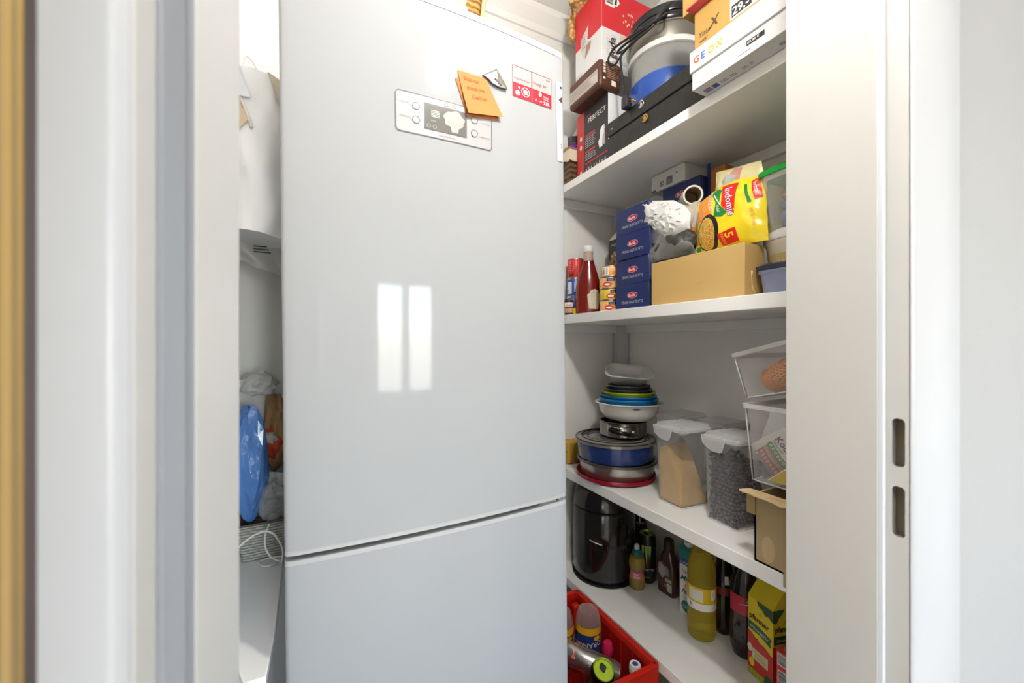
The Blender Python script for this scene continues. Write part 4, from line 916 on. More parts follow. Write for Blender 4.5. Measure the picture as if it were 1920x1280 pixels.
bp = thing('cake_tin', 'wide dark blue cake tin under the dark glass lid', 'cake tin', (CX - .002, CY, Z3 + .073))
B().lathe([(0, 0), (.136, 0), (.139, .004), (.144, .066), (.146, .068), (.140, .068), (.135, .004), (0, .003)], 64).obj('tin_body', M('dark_blue_enamel', (.012, .035, .17), .22, coat=.5), bp, smooth=True)
zb = Z3 + .0735 + .068
gl_ = thing('tin_lid', 'dark glassy round lid with ridged rings on the blue cake tin', 'lid', (CX - .002, CY, zb))
b = B(); b.lathe([(0, .004), (.100, .004), (.104, .009), (.109, .004), (.121, .003), (.125, .008), (.130, .003), (.140, .001), (.146, .004), (.149, .002), (.150, -.006), (.1475, -.006), (.1455, .0), (0, .0)], 64)
b.obj('disc', M('smoked_grey_disc', (.20, .185, .17), .18, metal=.35, coat=.5), gl_, smooth=True)
for r in (.104, .125, .1475): B().lathe([(r - .0022, .004), (r, .0102 if r < .14 else .006), (r + .0022, .004), (r, .002)], 64, closed=True).obj('dark_ring', M('dark_ring', (.015, .014, .014), .2), gl_, smooth=True)
sx_, sy_ = 1.088, 1.192; zs_ = zb + .0108
sf = thing('springform_tin', 'small dark steel springform tin with a clasp on the glassy lid', 'cake tin', (sx_, sy_, zs_))
B().lathe([(0, 0), (.088, 0), (.090, .003), (.088, .006), (.088, .050), (.091, .053), (.088, .055), (.085, .052), (.085, .006), (0, .005)], 56).obj('ring', M('polished_dark_steel', (.24, .225, .20), .14, metal=.95), sf, smooth=True)
cf = round_fn([(.088, 0), (.088, .06)], facing(sx_, sy_))
b = B(); pts = [cf(-.048 + .0065 * k, .030 - .0012 * k, .006 + .004 * math.sin(k / 11 * math.pi)) for k in range(12)]; b.tube(pts, .0075, 10); b.obj('clasp_lever', M('black_chrome', (.03, .025, .025), .12, metal=.7), sf, smooth='all')
b = B(); b.tube([cf(.030, .026, .004), cf(.036, .026, .012)], .006, 12); b.tube([cf(-.045, .040, .003), cf(-.01, .038, .010), cf(.02, .04, .006)], .0025, 8); b.obj('clasp_pin', STEELP, sf, smooth='all')
rect('clasp_plate', cf, -.062, .012, -.045, .046, STEELP, sf, .0015, 3, 1)
# nested bowls; each rests in the one below
zc_ = zs_ + .0555; bx_, by_ = 1.112, 1.188
fa = facing(bx_, by_)
WHP = M('white_glossy_plastic', (.78, .76, .72), .22, coat=.3)
col = thing('colander', 'white oval colander with oval slots at the bottom of the bowl stack', 'colander', (bx_, by_, zc_), (0, 0, fa))
def bowl(b, prof, lobes=0, th=.003, seg=64):
    R = []
    full = prof + [(r - th, z + (th if i == 0 else th * .3)) for i, (r, z) in list(enumerate(prof))[::-1]]
    for i, (r, z) in enumerate(full):
        ring = []
        for k in range(seg):
            a = 2 * math.pi * k / seg; q = 1 + (lobes * abs(math.sin(a)) ** 5 if z > prof[-1][1] - .014 and r > prof[-2][0] else 0)
            ring.append(b.b.verts.new((r * q * math.cos(a), r * q * math.sin(a), z)))
        R.append(ring)
    for a_, c_ in zip(R, R[1:]):
        for k in range(seg): b.b.faces.new((a_[k], a_[(k + 1) % seg], c_[(k + 1) % seg], c_[k]))
    b.b.faces.new(R[0][::-1]); b.b.faces.new(R[-1]); return b
bowl(B(), [(.066, 0), (.088, .006), (.108, .030), (.114, .058), (.117, .064), (.128, .066), (.128, .069)], .09).obj('bowl', WHP, col, smooth='all')
cfn = round_fn([(.066, 0), (.088, .006), (.108, .030), (.114, .058)], 0, rref=.112)
patch('slot', cfn, oval(.028, .054, .017, .0035, 16), M('slot_dark_blue', (.02, .04, .10), .5), col, .0012); ringband('slot_edge', cfn, oval(.028, .054, .019, .005, 16), .0018, WHP, col, .0014)
zq = zc_ + .012
for nm, lb, r, z, h, c in (('mixing_bowl', 'bright blue mixing bowl nested in the white colander', .112, .028, .056, (.01, .20, .52)), ('mixing_bowl', 'lower rim blue bowl nested with the other bright blue bowl', .107, .046, .050, (.01, .16, .46)),
                          ('mixing_bowl', 'lime green bowl nested above the two blue bowls', .103, .066, .044, (.36, .46, .01)), ('mixing_bowl', 'dark grey bowl nested inside the lime green bowl', .091, .076, .044, (.055, .06, .062)), ('measuring_bowl', 'topmost dark grey measuring bowl under the white strainer', .082, .094, .040, (.045, .05, .052))):
    o = thing(nm, lb, 'bowl', (bx_, by_, zc_ + z), (0, 0, fa), 'nested mixing bowls')
    bowl(B(), [(r * .55, 0), (r * .72, h * .12), (r * .92, h * .6), (r * .97, h * .92), (r, h)], 0, .0025).obj('bowl', M('bowl_plastic_' + str(len(MATS)), c, .3, coat=.3), o, smooth='all')
    b = B(); a = math.radians(64); b.tube([(r * .985 * math.cos(t), r * .985 * math.sin(t), h - .001) for t in [a + .04 * k for k in range(-5, 6)]], .0035, 6); b.obj('spout', MATS[list(MATS)[-1]], o, smooth='all')
st = thing('strainer_basin', 'white rounded rectangular strainer tilted on top of the bowls', 'strainer', (bx_ + .002, by_ + .004, zc_ + .148), (math.radians(4), math.radians(-18), fa - math.pi))
GW = M('grey_white_plastic', (.66, .65, .63), .3, coat=.2)
b = B(); secs = [(rbox(.046, .062, .024, 7), 0), (rbox(.055, .074, .030, 7), .034), (rbox(.067, .088, .036, 7), .038), (rbox(.069, .090, .037, 7), .043), (rbox(.064, .085, .034, 7), .044), (rbox(.052, .071, .028, 7), .034), (rbox(.047, .066, .024, 7), .010)]
loft(b, secs); b.obj('basin', GW, st, smooth='all')
b = B()
for i in range(9):
    for j in range(5): b.lathe([(0, .0108), (.0019, .0108)], 6, c=(.0 + .009 * j, -.028 + .0085 * i - .010, 0))
o = b.obj('perforations', M('hole_grey', (.10, .09, .085), .7), st); o['kind'] = 'stuff'
o, F, D = carton('food_packet', 'ochre packet lying behind the cake tins by the fridge', 'packet', (.955, 1.06), (1.372, 1.424), (Z3, .802), M('ochre_packet', (.52, .31, .04), .4), bevel=.010)
strokes('fold', F('F'), [(.002, .05, .05, .052)], .004, M('ochre_fold', (.22, .12, .02), .5), o)
# cereal containers
CLP = CLEAR('clear_container', (.78, .79, .80), .06, .10); LIDC = CLEAR('clear_lid', (.82, .82, .82), .28, .2); RIMC = CLEAR('clear_container_edge', (.84, .84, .85), .5, .2)
def container(label, x, y, rz=0, loc=None):
    """clear tall box with a lid that has snap flaps; faces -x"""
    w, d, h = .060, .054, .235
    o = thing('cereal_container', label, 'container', (x, y, Z3), (0, 0, rz), 'tall clear snap lid containers')
    b = B(); secs = [(rbox(w - .004, d - .005, .012), .0008), (rbox(w - .002, d - .003, .014), .006), (rbox(w + .003, d + .002, .014), h)]
    loft(b, secs, True, False); b.obj('clear_body', CLP, o, smooth=True)
    b = B(); b.tube([(p[0], p[1], .002) for p in rbox(w - .003, d - .004, .012)] + [(w - .003, d - .016, .002)], .0016, 6); b.obj('base_edge', RIMC, o, smooth='all')
    b = B(); loft(b, [(rbox(w + .004, d + .003, .014), h - .006), (rbox(w + .007, d + .006, .016), h - .003), (rbox(w + .007, d + .006, .016), h + .004), (rbox(w + .003, d + .002, .014), h + .008), (rbox(w + .001, d, .012), h + .014), (rbox(w - .010, d - .010, .010), h + .014)]); b.obj('lid', LIDC, o, smooth=True)
    b = B(); loft(b, [(rbox(w + .004, d + .003, .014), h - .010), (rbox(w + .004, d + .003, .014), h - .0075)]); b.obj('seal_ring', M('grey_silicone', (.30, .30, .31), .5), o, smooth=True)
    def flap(sx):
        q = plane((-w - .0075, d + .004, 0), (0, -1, 0), (0, 0, 1))
        L = 2 * d + .006
        p = [(0.002, h + .006), (L * .06, h - .004)] + [(L * (.06 + .56 * t), h - .006 - .028 * math.sin(math.pi * (t * .58 + .10)) ** .8) for t in [k / 10 for k in range(11)]] + [(L * .70, h - .004), (L * .74, h + .006)]
        return slab('snap_flap', q, p, .0, .003, LIDC, o)
    fp = flap(1); q = plane((-w - .0075, d + .004, 0), (0, -1, 0), (0, 0, 1)); L = 2 * d + .006
    e = [(L * (.06 + .56 * t), h - .006 - .028 * math.sin(math.pi * (t * .58 + .10)) ** .8) for t in [k / 10 for k in range(11)]]
    b = B(); b.tube([q(u, v, .002) for u, v in [(0.002, h + .004)] + e + [(L * .70, h - .004), (L * .74, h + .006)]], .0014, 6); b.obj('flap_edge', RIMC, fp, smooth='all')
    strokes('lid_ridge', plane((-w, d, h + .0142), (0, -1, 0), (1, 0, 0)), [(.02, .02, .09, .02), (.02, .12, .09, .12), (.02, .02, .02, .12)], .0025, RIMC, o)
    return o
cA = container('clear snap lid container holding a brown sugar block', 1.064, .893, -.06)
cB = container('clear snap lid container filled with black beans', 1.078, .7245, -.09)
cC = container('clear snap lid container standing behind the sugar one', 1.2135, .8365 + .11, 0); cC.location = (1.224, 1.03, Z3)
cD = copy_thing(cC, (1.224, .870, Z3), 'clear snap lid container at the back behind the bean one')
# sugar block
sg = thing('sugar_block', 'lumpy block of brown sugar inside the clear container', 'sugar', (1.064, .893, Z3 + .004), (0, 0, -.06))
def sug(u, v):
    x, y = -.052 + .104 * u, .0455 - .091 * v
    h = .180 - .075 * max(0, v - .25) ** 1.25 * 1.6 - .10 * u * v - .02 * max(0, .3 - v) * 3 * (1 - u)
    return x, y, max(.03, h + .006 * noise.noise(Vector((x * 45, y * 45, 1))))
b = B(); n = 18; top = [[b.b.verts.new(sug(i / n, j / n)) for j in range(n + 1)] for i in range(n + 1)]
for i in range(n):
    for j in range(n): b.b.faces.new((top[i][j], top[i + 1][j], top[i + 1][j + 1], top[i][j + 1]))
edge = [top[i][0] for i in range(n + 1)] + [top[n][j] for j in range(1, n + 1)] + [top[i][n] for i in range(n - 1, -1, -1)] + [top[0][j] for j in range(n - 1, 0, -1)]
bot = [b.b.verts.new((v.co.x * .97, v.co.y * .96, 0)) for v in edge]
for i in range(len(edge)): b.b.faces.new((edge[i], edge[(i + 1) % len(edge)], bot[(i + 1) % len(edge)], bot[i]))
b.b.faces.new(bot)
b.obj('block', M('brown_sugar', (.66, .43, .17), .85, bump=(160, .5), var=(25, .18)), sg, smooth=True)
# beans: packed, uncountable
b = B(); rr = random.Random(3); w, d = .0475, .0405; R = .0066
base = bmesh.new(); bmesh.ops.create_icosphere(base, subdivisions=1, radius=1); bv = [v.co.copy() for v in base.verts]; bf = [[v.index for v in f.verts] for f in base.faces]; base.free()
def bean(x, y, z):
    q = Matrix.Rotation(rr.uniform(0, 3), 3, Vector((rr.uniform(-1, 1), rr.uniform(-1, 1), 1)).normalized()); s = Vector((R * 1.15, R * .95, R * .95))
    vs = [b.b.verts.new((q @ Vector((v.x * s.x, v.y * s.y, v.z * s.z))) + Vector((x, y, z))) for v in bv]
    for f in bf: b.b.faces.new([vs[i] for i in f])
z = R; row = 0
while z < .172:
    k = 0
    for side in range(3):
        y = -d
        L_ = 2 * d if side == 0 else 2 * w
        t = (row % 2) * R
        while t <= L_:
            zz = z + rr.uniform(-.0018, .0018); j = rr.uniform(-.0012, .0012)
            if side == 0: bean(-w + rr.uniform(0, .002), -d + t, zz)
            elif side == 1: bean(-w + t, -d + rr.uniform(0, .002), zz)
            else: bean(-w + t, d - rr.uniform(0, .002), zz)
            t += R * 2
    z += R * 1.72; row += 1
for i in range(13):
    for j in range(8): bean(-w + 2 * w * i / 12, -d + 2 * d * j / 7, .172 + .008 * math.sin(i * .7 + j) - .012 * (1 - j / 7) + rr.uniform(-.002, .002))
o = b.obj('black_beans', M('dark_purple_bean', (.040, .026, .044), .6, spec=.12), None, smooth='all'); o.location = (1.078, .7245, Z3 + .004); o.rotation_euler = (0, 0, -.09)
tag(o, 'dark purple black beans filling the clear container', 'beans'); o['kind'] = 'stuff'
# cardboard box at near end with torn flap
cb = thing('cardboard_box', 'torn grey brown cardboard box at the front of the third shelf', 'box', (1.06, .473, Z3))
CI = M('cardboard_inside_dark', (.20, .14, .08), .85)
b = B(); t = .004; W, DD, H = .137, .102, .157
b.box(-W, -W + t, -.005, DD, 0, H); b.box(-W, -W + t, -DD, -.005, 0, H - .012); b.box(-W, W, DD - t, DD, 0, H); b.box(W - t, W, -DD, DD, 0, H); b.box(-W, W, -DD, -DD + t, 0, H); b.box(-W, W, -DD, DD, 0, t)
b.obj('walls', CARDG, cb)
b = B(); b.box(-W - .0045, -W - .0005, -DD, .036, -.0255, H - .014); b.obj('outer_sheet', M('olive_kraft_cardboard', (.37, .27, .125), .8, var=(18, .06)), cb)
f = plane((-W, DD, 0), (0, -1, 0), (0, 0, 1)); patch('torn_patch', f, oval(.032, .038, .0145, .030, 14), M('bare_card_fibre', (.52, .38, .22), .9), cb, .0006)
b = B(); P = [(-W, DD, H), (-W, -DD, H)]; nt_f = 26
inner = [b.b.verts.new((-W + .004, DD + .012 - (2 * DD + .012) * k / nt_f, H + .002)) for k in range(nt_f + 1)]
rr = random.Random(12)
outer = [b.b.verts.new((-W - .030 - .004 * rr.random() - .004 * (k / nt_f), DD + .016 - (2 * DD + .016) * k / nt_f, H + .004 - .012 * (k / nt_f) + .0015 * rr.random())) for k in range(nt_f + 1)]
for k in range(nt_f): b.b.faces.new((inner[k], inner[k + 1], outer[k + 1], outer[k]))
r_ = bmesh.ops.extrude_face_region(b.b, geom=list(b.b.faces))
for v in [g for g in r_['geom'] if isinstance(g, bmesh.types.BMVert)]: v.co.z += .0035
b.obj('torn_flap', M('pale_torn_flap', (.66, .50, .28), .8), cb)
ff = lambda u, v, off=0: Vector((-W + .002 - v, DD - u, H + .0075 - .012 * (u / (2 * DD)) * (v / .03) + v * .05 + off))
for u0_, s_ in ((.016, 'EG'), (.045, 'MADE'), (.080, 'FRAGILE')): text(ff, s_, u0_, .018, .010, M('orange_stamp', (.66, .20, .07), .6), cb, rot=-.1)
B().box(-W - .004, -W - .0005, DD - .004, DD + .016, H - .05, H - .001).obj('side_flap', M('olive_kraft_cardboard'), cb)
# clear bins
BIN = CLEAR('clear_bin', (.80, .80, .81), .10, .12); BINE = CLEAR('clear_bin_edge', (.86, .86, .86), .55, .2)
def bin_(label, loc, rot, w, d, h, tap=.012):
    o = thing('storage_bin', label, 'bin', loc, rot, 'clear storage bins')
    b = B(); loft(b, [(rbox(w - tap, d - tap, .010), 0), (rbox(w, d, .012), h)], True, False); b.obj('clear_body', BIN, o, smooth=True)
    b = B(); loft(b, [(rbox(w, d, .012), h - .012), (rbox(w + .007, d + .007, .014), h - .010), (rbox(w + .008, d + .008, .014), h), (rbox(w, d, .012), h)], False, False); b.obj('rim', BINE, o, smooth=True)
    for p in (rbox(w - tap, d - tap, .010),):
        b = B(); b.tube([(x, y, .001) for x, y in p] + [(p[0][0], p[0][1], .001)], .0016, 6); b.obj('base_edge', BINE, o, smooth='all')
    for sx, sy in ((-1, 1), (-1, -1)): B().tube([(sx * (w - tap), sy * (d - tap), .0), (sx * w, sy * d, h)], .0016, 6).obj('corner_edge', BINE, o, smooth='all')
    return o
zl = Z3 + .170
bl_ = bin_('lower clear bin holding spice packets on the torn cardboard box', (1.085, .500, zl), (0, 0, 0), .130, .118, .186)
bu_ = bin_('upper clear bin of onions tilted in the lower bin', (1.12, .537, 1.0968), (math.radians(-15), 0, 0), .128, .110, .118, .003)
ON = M('onion_skin', (.55, .20, .045), .35, var=(20, .3))
R_u = Matrix.Translation((1.12, .537, 1.0968)) @ Matrix.Rotation(math.radians(-15), 4, 'X')
OL = ['onion nearest the front left corner of the upper bin', 'large onion in the middle of the upper bin', 'onion at the back left of the upper bin', 'onion at the right end of the upper bin', 'small onion at the back of the upper bin']
for (x, y, r), lb in zip(((-.074, .050, .036), (-.068, .000, .045), (.012, .055, .038), (-.03, -.082, .034), (.032, -.022, .038)), OL):
    o = thing('onion', lb, 'onion', R_u @ Vector((x, y, r + .002)), (0, 0, x * 30), 'onions in the upper bin')
    B().lathe([(0, -r * .92), (r * .35, -r * .88), (r * .8, -r * .6), (r, -.05 * r), (r * .86, r * .5), (r * .4, r * .84), (r * .12, r), (r * .06, r * 1.12), (0, r * 1.13)], 28).obj('bulb', ON, o, smooth='all')
    b = B()
    for k in range(5): b.tube([(0, 0, -r * .9), (.004 * math.cos(k), .004 * math.sin(k), -r * .98)], .0008, 5)
    b.obj('roots', M('root_brown', (.25, .16, .08), .9), o)
ne = B()
for s in (-1, 1):
    for k in range(34):
        pts = []
        for i in range(18):
            t = i / 17; a = k / 34 * 2 * math.pi + s * t * 2.2
            rr_ = math.sin(math.pi * (t * .84 + .10)) ** .65; pts.append((-.012 + .110 * rr_ * math.cos(a), .0 + .106 * rr_ * math.sin(a), .086 - .080 * t * (1.05 if i < 17 else 1)))
        ne.tube(pts, .0016, 4, cap=False)
o = ne.obj('onion_net', M('orange_net', (.85, .36, .11), .5), None, smooth='all'); o.matrix_world = R_u; tag(o, 'orange net bag around the onions in the upper bin', 'net')
# spice packets and lemon net in the lower bin
kp_ = thing('spice_packet', 'white topped spice packet with red and green stripes in the lower bin', 'packet', (.986, .536, zl + .039), (math.radians(-37), 0, 0))
def kfn(u, v, off=0):
    return Vector((-.012 * math.sin(math.pi * min(1, max(0, u / .10))) * math.sin(math.pi * min(1, max(0, (v + .01) / .11))) - off + .0012 * math.sin(v * 110 + u * 40), .045 - u, v))
b = B(); b.grid(lambda i, j: kfn(.10 * i, .085 * j), 20, 20); b.grid(lambda i, j: kfn(.10 * i, .085 * j) + Vector((.010 + .012 * math.sin(math.pi * i) * math.sin(math.pi * j), 0, 0)), 20, 20)
b.obj('packet_body', M('brown_grey_foil', (.27, .21, .17), .4), kp_, smooth='all', fix=False)
def kq(nm, u0, v0, u1, v1, mt, off): return rect(nm, kfn, u0, v0, u1, v1, mt, kp_, off, 6, 10)
PKW = M('packet_white', (.62, .60, .57), .35)
kq('white_panel', .058, .0, .10, .085, PKW, .0009); kq('white_top', 0, .068, .10, .085, PKW, .0011)
kq('pink_stripe', .013, .0, .027, .068, M('packet_pink', (.55, .06, .10), .4), .0009); kq('tan_stripe', .030, .0, .042, .068, M('packet_tan', (.42, .30, .19), .4), .0009); kq('green_stripe', .047, .0, .058, .07, M('packet_green', (.12, .28, .10), .4), .0012)
text(kfn, 'Koch-', .068, .070, .021, M('packet_dark_red', (.12, .02, .03), .5), kp_, rot=-math.pi / 2 + .08, off=.0018, bold=True); text(kfn, 'Natursalz', .060, .068, .009, M('packet_dark_red'), kp_, rot=-math.pi / 2 + .08, off=.0018)
for u_ in (.016, .020, .024, .033, .037, .050, .054): strokes('small_print', kfn, [(u_, .004 + .009 * q, u_, .010 + .009 * q) for q in range(7)], .0014, WHITE_INK if u_ < .03 or u_ > .045 else LIGHT_INK, kp_, .0017)
rr = random.Random(31); fold = densify([(.074, .021), (.066, .048), (.040, .128), (.012, .138), (-.012, .098), (-.034, .074), (.012, .046)], 4)
b = B(); b.poly([(.004 + .007 * rr.uniform(-1, 1), y_, z_) for y_, z_ in [(q[0], q[1] + .0) for q in fold]], [list(range(len(fold)))]); bmesh.ops.triangulate(b.b, faces=b.b.faces)
R37 = Matrix.Rotation(math.radians(37), 3, 'X')
for v in b.b.verts: v.co = R37 @ v.co
b.obj('gathered_top', CLEAR('milky_zip_film', (.72, .71, .68), .62, .3), kp_, smooth=True)
tp = thing('foil_pouch', 'torn silver topped pouch with amber contents behind the spice packet', 'pouch', (1.075, .500, zl + .006), (math.radians(-10), 0, 0))
b = B(); b.grid(lambda i, j: (-.012 * math.sin(math.pi * i) * (1 - j) + .006 * math.sin(i * 14 + j * 9) * j, .065 - .13 * i + .015 * math.sin(j * 6), .185 * j - .01 * math.sin(i * 9) * j), 24, 24); b.obj('pouch_front', M('pouch_silver', (.52, .50, .46), .3, metal=.3), tp, smooth='all', fix=False)
b = B(); b.grid(lambda i, j: (.012 + .012 * math.sin(math.pi * i) * (1 - j), .065 - .13 * i, .165 * j), 12, 12); b.obj('pouch_back', M('amber_pouch', (.45, .27, .10), .4), tp, smooth='all', fix=False)
LEM = M('lemon_peel', (.74, .52, .02), .35, bump=(150, .2))
for (x, y, z, rz), lb in zip(((.990, .505, .026, .1), (.990, .462, .058, 1.2)), ('lower lemon lying at the near bottom of the lower bin', 'upper lemon resting on the other lemon in the lower bin')):
    o = thing('lemon', lb, 'lemon', (x, y, zl + z), (math.radians(80), 0, rz), 'lemons in the lower bin')
    B().lathe([(0, -.034), (.005, -.032), (.010, -.028), (.019, -.017), (.022, 0), (.019, .017), (.010, .029), (.006, .034), (0, .036)], 24).obj('fruit', LEM, o, smooth='all')
lc = thing('card_tag', 'pale yellow printed card slanting across the front of the lower bin', 'card', (.9625, .505, zl + .012), (0, 0, 0))
f = plane((0, .062, 0), (0, -1, 0), (0, 0, 1)); slab('card', f, [(.0, .0), (.105, .0), (.105, .096)], .0, .0015, CLEAR('yellow_film', (.72, .55, .10), .5, .3), lc); text(f, '300', .040, .012, .014, M('dark_print'), lc, off=.002); strokes('card_edge', f, [(0, 0, .105, .096)], .002, M('ink_cream'), lc, .0019)
# ---------------- lowest shelf
Z4 = .2745
fx, fy, fr_ = 1.083, 1.300, .125
af = thing('air_fryer', 'large glossy black air fryer on the lowest shelf beside the fridge', 'appliance', (fx, fy, Z4))
BKG = M('piano_black', (.012, .010, .010), .16, coat=.4)
B().lathe([(0, 0), (.112, 0), (.120, .010), (.125, .03), (.126, .18), (.124, .27), (.120, .276), (0, .276)], 64).obj('lower_body', BKG, af, smooth=True)
B().lathe([(0, .279), (.121, .279), (.126, .286), (.124, .30), (.112, .345), (.085, .375), (.04, .385), (0, .386)], 64).obj('upper_body', BKG, af, smooth=True)
B().lathe([(.118, .2755), (.1225, .2765), (.1225, .279), (.118, .2795)], 64, closed=True).obj('seam', M('seam_black', (.004, .004, .004), .6), af)
ffn = round_fn([(.125, .03), (.126, .18), (.124, .27)], facing(fx, fy))
b = B(); b.tube([ffn(-.052 + .0052 * k, .178 - .0012 * k, .006 + .004 * math.sin(k / 9 * math.pi)) for k in range(10)], .0028, 8); b.obj('handle_strip', STEELP, af, smooth='all')
for k in range(7): rect('vent_slot', ffn, .012 + .012 * k, .146, .020 + .012 * k, .160, M('vent_dark', (.03, .03, .03), .6), af, .0008, 2, 1)
strokes('drawer_seam', ffn, [(.022, .01, .022, .14), (-.075, .142, .09, .142)], .0012, M('seam_grey', (.05, .05, .05), .5), af)
B().lathe([(0, .0), (.128, 0), (.128, .004), (0, .004)], 48).obj('foot_ring', M('black_rubber', (.022, .022, .024), .5), af, smooth=True)
def bottle(name, label, x, y, prof, mat, cat='bottle', z=Z4, group=None, seg=44, rot=(0, 0, 0), sx=1., sy=1., part='bottle'):
    o = thing(name, label, cat, (x, y, z), rot, group)
    B().lathe(prof, seg, sx, sy).obj(part, mat, o, smooth=True)
    a = facing(x, y) - rot[2]
    return o, round_fn([(r, q) for r, q in prof if r > 1e-4], a, sx, sy)
def cap(o, prof, mat, name='cap', seg=28): return B().lathe(prof, seg).obj(name, mat, o, smooth=True)
# small juice bottle
o, fn = bottle('juice_bottle', 'small golden juice bottle with teal cap in front of the green topped can', 1.1235, 1.1548, [(0, 0), (.026, 0), (.030, .006), (.0305, .04), (.026, .055), (.026, .068), (.031, .082), (.031, .100), (.026, .118), (.015, .124), (0, .125)], M('juice_gold', (.40, .30, .05), .2, trans=.3))
rect('label', fn, -.032, .042, .032, .072, M('label_pink_orange', (.55, .18, .15), .4), o, .0012, 10, 3); rect('purple_edge', fn, -.032, .066, .032, .073, M('label_purple', (.42, .05, .32), .4), o, .0015, 10, 1)
text(fn, 'FRUIT', -.013, .056, .009, WHITE_INK, o, bold=True, off=.002); text(fn, 'SHOOT', -.015, .047, .008, WHITE_INK, o, off=.002, bold=True)
cap(o, [(.013, .120), (.018, .122), (.018, .138), (.011, .146), (0, .146)], M('teal_cap', (.02, .17, .16), .35)); cap(o, [(0, .146), (.010, .146), (.010, .158), (.007, .164), (0, .165)], M('pale_spout', (.62, .64, .68), .3), 'spout')
# energy drink can
def drink_can(label, x, y, z, mat, topmat, r=.033, h=.168, rot=None, name='drink_can', group=None):
    o = thing(name, label, 'can', (x, y, z), (0, 0, 0), group)
    if rot is not None: o.rotation_euler = rot
    B().lathe([(0, .004), (r * .72, .004), (r * .78, 0), (r * .84, .001), (r, .010), (r, h - .014), (r * .86, h - .002), (r * .86, h), (r * .80, h)], 44).obj('can_body', mat, o, smooth=True)
    B().lathe([(r * .82, h - .001), (r * .84, h + .001), (r * .80, h + .0005), (r * .76, h - .005), (0, h - .005)], 44).obj('can_top', topmat, o, smooth=True)
    b = B(); b.prism(oval(.0, .006, .0075, .0125, 16), h - .005, h - .0035); t = b.obj('pull_tab', M('dark_tab', (.02, .022, .02), .3, metal=.4), o, bevel=.0006)
    return o
BCAN = M('can_black', (.010, .011, .010), .28); GTOP = M('can_green_metal', (.30, .46, .03), .3, metal=.5)
o = drink_can('black energy drink can with green claw marks standing on the lowest shelf', 1.191, 1.1688, Z4, BCAN, GTOP, .0335, .186)
fn = round_fn([(.0335, 0), (.0335, .2)], facing(1.191, 1.1688)); CLAW = M('claw_green', (.30, .50, .10), .4)
for u0_, l in ((-.017, .052), (-.004, .078), (.009, .052)):
    patch('claw_mark', fn, [(u0_ - .004, .148), (u0_ + .006, .150), (u0_ + .005, .13), (u0_ + .002, .148 - l), (u0_ - .001, .15 - l * .6), (u0_ - .003, .13)], CLAW, o, .0008)
text(fn, 'MONSTER', -.031, .052, .014, M('can_lettering', (.62, .62, .58), .4), o, sx=.95); lines_block(fn, -.02, .036, .02, .043, 2, CLAW, o, wd=.0018); text(fn, 'ENERGY', -.012, .026, .007, CLAW, o)
# chocolate sauce
cxx, cyy = 1.206, 1.075
o = thing('sauce_bottle', 'brown squeeze bottle of chocolate sauce with tall cap', 'bottle', (cxx, cyy, Z4), (0, 0, .05))
BRN = M('sauce_brown', (.055, .018, .010), .25, coat=.3)
b = B(); secs = []
for k, (hw, z) in enumerate(((.038, 0), (.040, .006), (.040, .055), (.036, .095), (.027, .135), (.019, .152), (.018, .158))): secs.append((rbox(.022 - .006 * (k > 4), hw, .014), z))
loft(b, secs); b.obj('bottle', BRN, o, smooth='all')
b = B(); b.lathe([(0, .158), (.0175, .158), (.019, .162), (.018, .196), (.014, .200), (0, .2)], 28); b.obj('cap', M('cap_dark_brown', (.035, .016, .008), .35), o, smooth=True)
f = plane((-.0222, .04, 0), (0, -1, 0), (0, 0, 1)); patch('label', f, [(.008, .03), (.072, .012), (.072, .075), (.058, .10), (.03, .118), (.012, .112)], M('label_brown', (.10, .045, .03), .4), o, .0006)
patch('picture', f, [(.010, .07), (.03, .055), (.045, .075), (.040, .10), (.02, .112), (.011, .105)], M('picture_grey', (.42, .38, .33), .5), o, .001); patch('picture', f, [(.045, .072), (.058, .07), (.056, .098), (.042, .106)], M('picture_blue_grey', (.25, .28, .36), .5), o, .001)
rect('barcode_panel', f, .050, .016, .070, .044, WHITE_INK, o, .001); barcode(f, .052, .018, .068, .042, o, vert=True); rect('text_panel', f, .042, .048, .070, .062, M('picture_grey'), o, .001); text(f, '57', .038, .030, .012, YELLOW_INK, o)
# milk carton
def gable_carton(name, label, x, y, w, d, h, rz, body, gable, z=Z4, group=None, gh=.045):
    o = thing(name, label, 'carton', (x, y, z), (0, 0, rz), group)
    B().box(-w / 2, w / 2, -d / 2, d / 2, 0, h).obj('carton_body', body, o, bevel=.002)
    b = B(); b.poly([(-w / 2, -d / 2, h), (w / 2, -d / 2, h), (w / 2, d / 2, h), (-w / 2, d / 2, h), (0, -d / 2, h + gh), (0, d / 2, h + gh)], [(0, 1, 4), (2, 3, 5), (3, 0, 4, 5), (1, 2, 5, 4)])
    b.box(-.002, .002, -d / 2, d / 2, h + gh - .002, h + gh + .014); b.obj('gable', gable, o, fix=False)
    return o, (lambda f: boxface(w, d, h, f))
TEAL = M('carton_teal', (.015, .20, .18), .4)
o, F = gable_carton('milk_carton', 'slim white and teal milk carton behind the oil bottle', 1.186, .947, .068, .068, .222, 0, M('carton_white', (.74, .73, .70), .4), TEAL)
f = F('F'); rect('teal_band', f, 0, .192, .068, .222, TEAL, o); rect('blue_band', f, 0, .172, .068, .192, BLUE_INK, o); text(f, 'LUCALA', .004, .176, .013, M('ink_cream'), o, off=.0014)
INKT = M('ink_dark_teal', (.03, .08, .08), .5)
text(f, 'Haltbare', .008, .145, .017, INKT, o, shear=.3); text(f, 'Milch', .004, .118, .026, INKT, o, shear=.35, bold=True); text(f, '&', .022, .098, .014, RED_INK, o); text(f, 'fett', .010, .075, .024, INKT, o, shear=.35, bold=True)
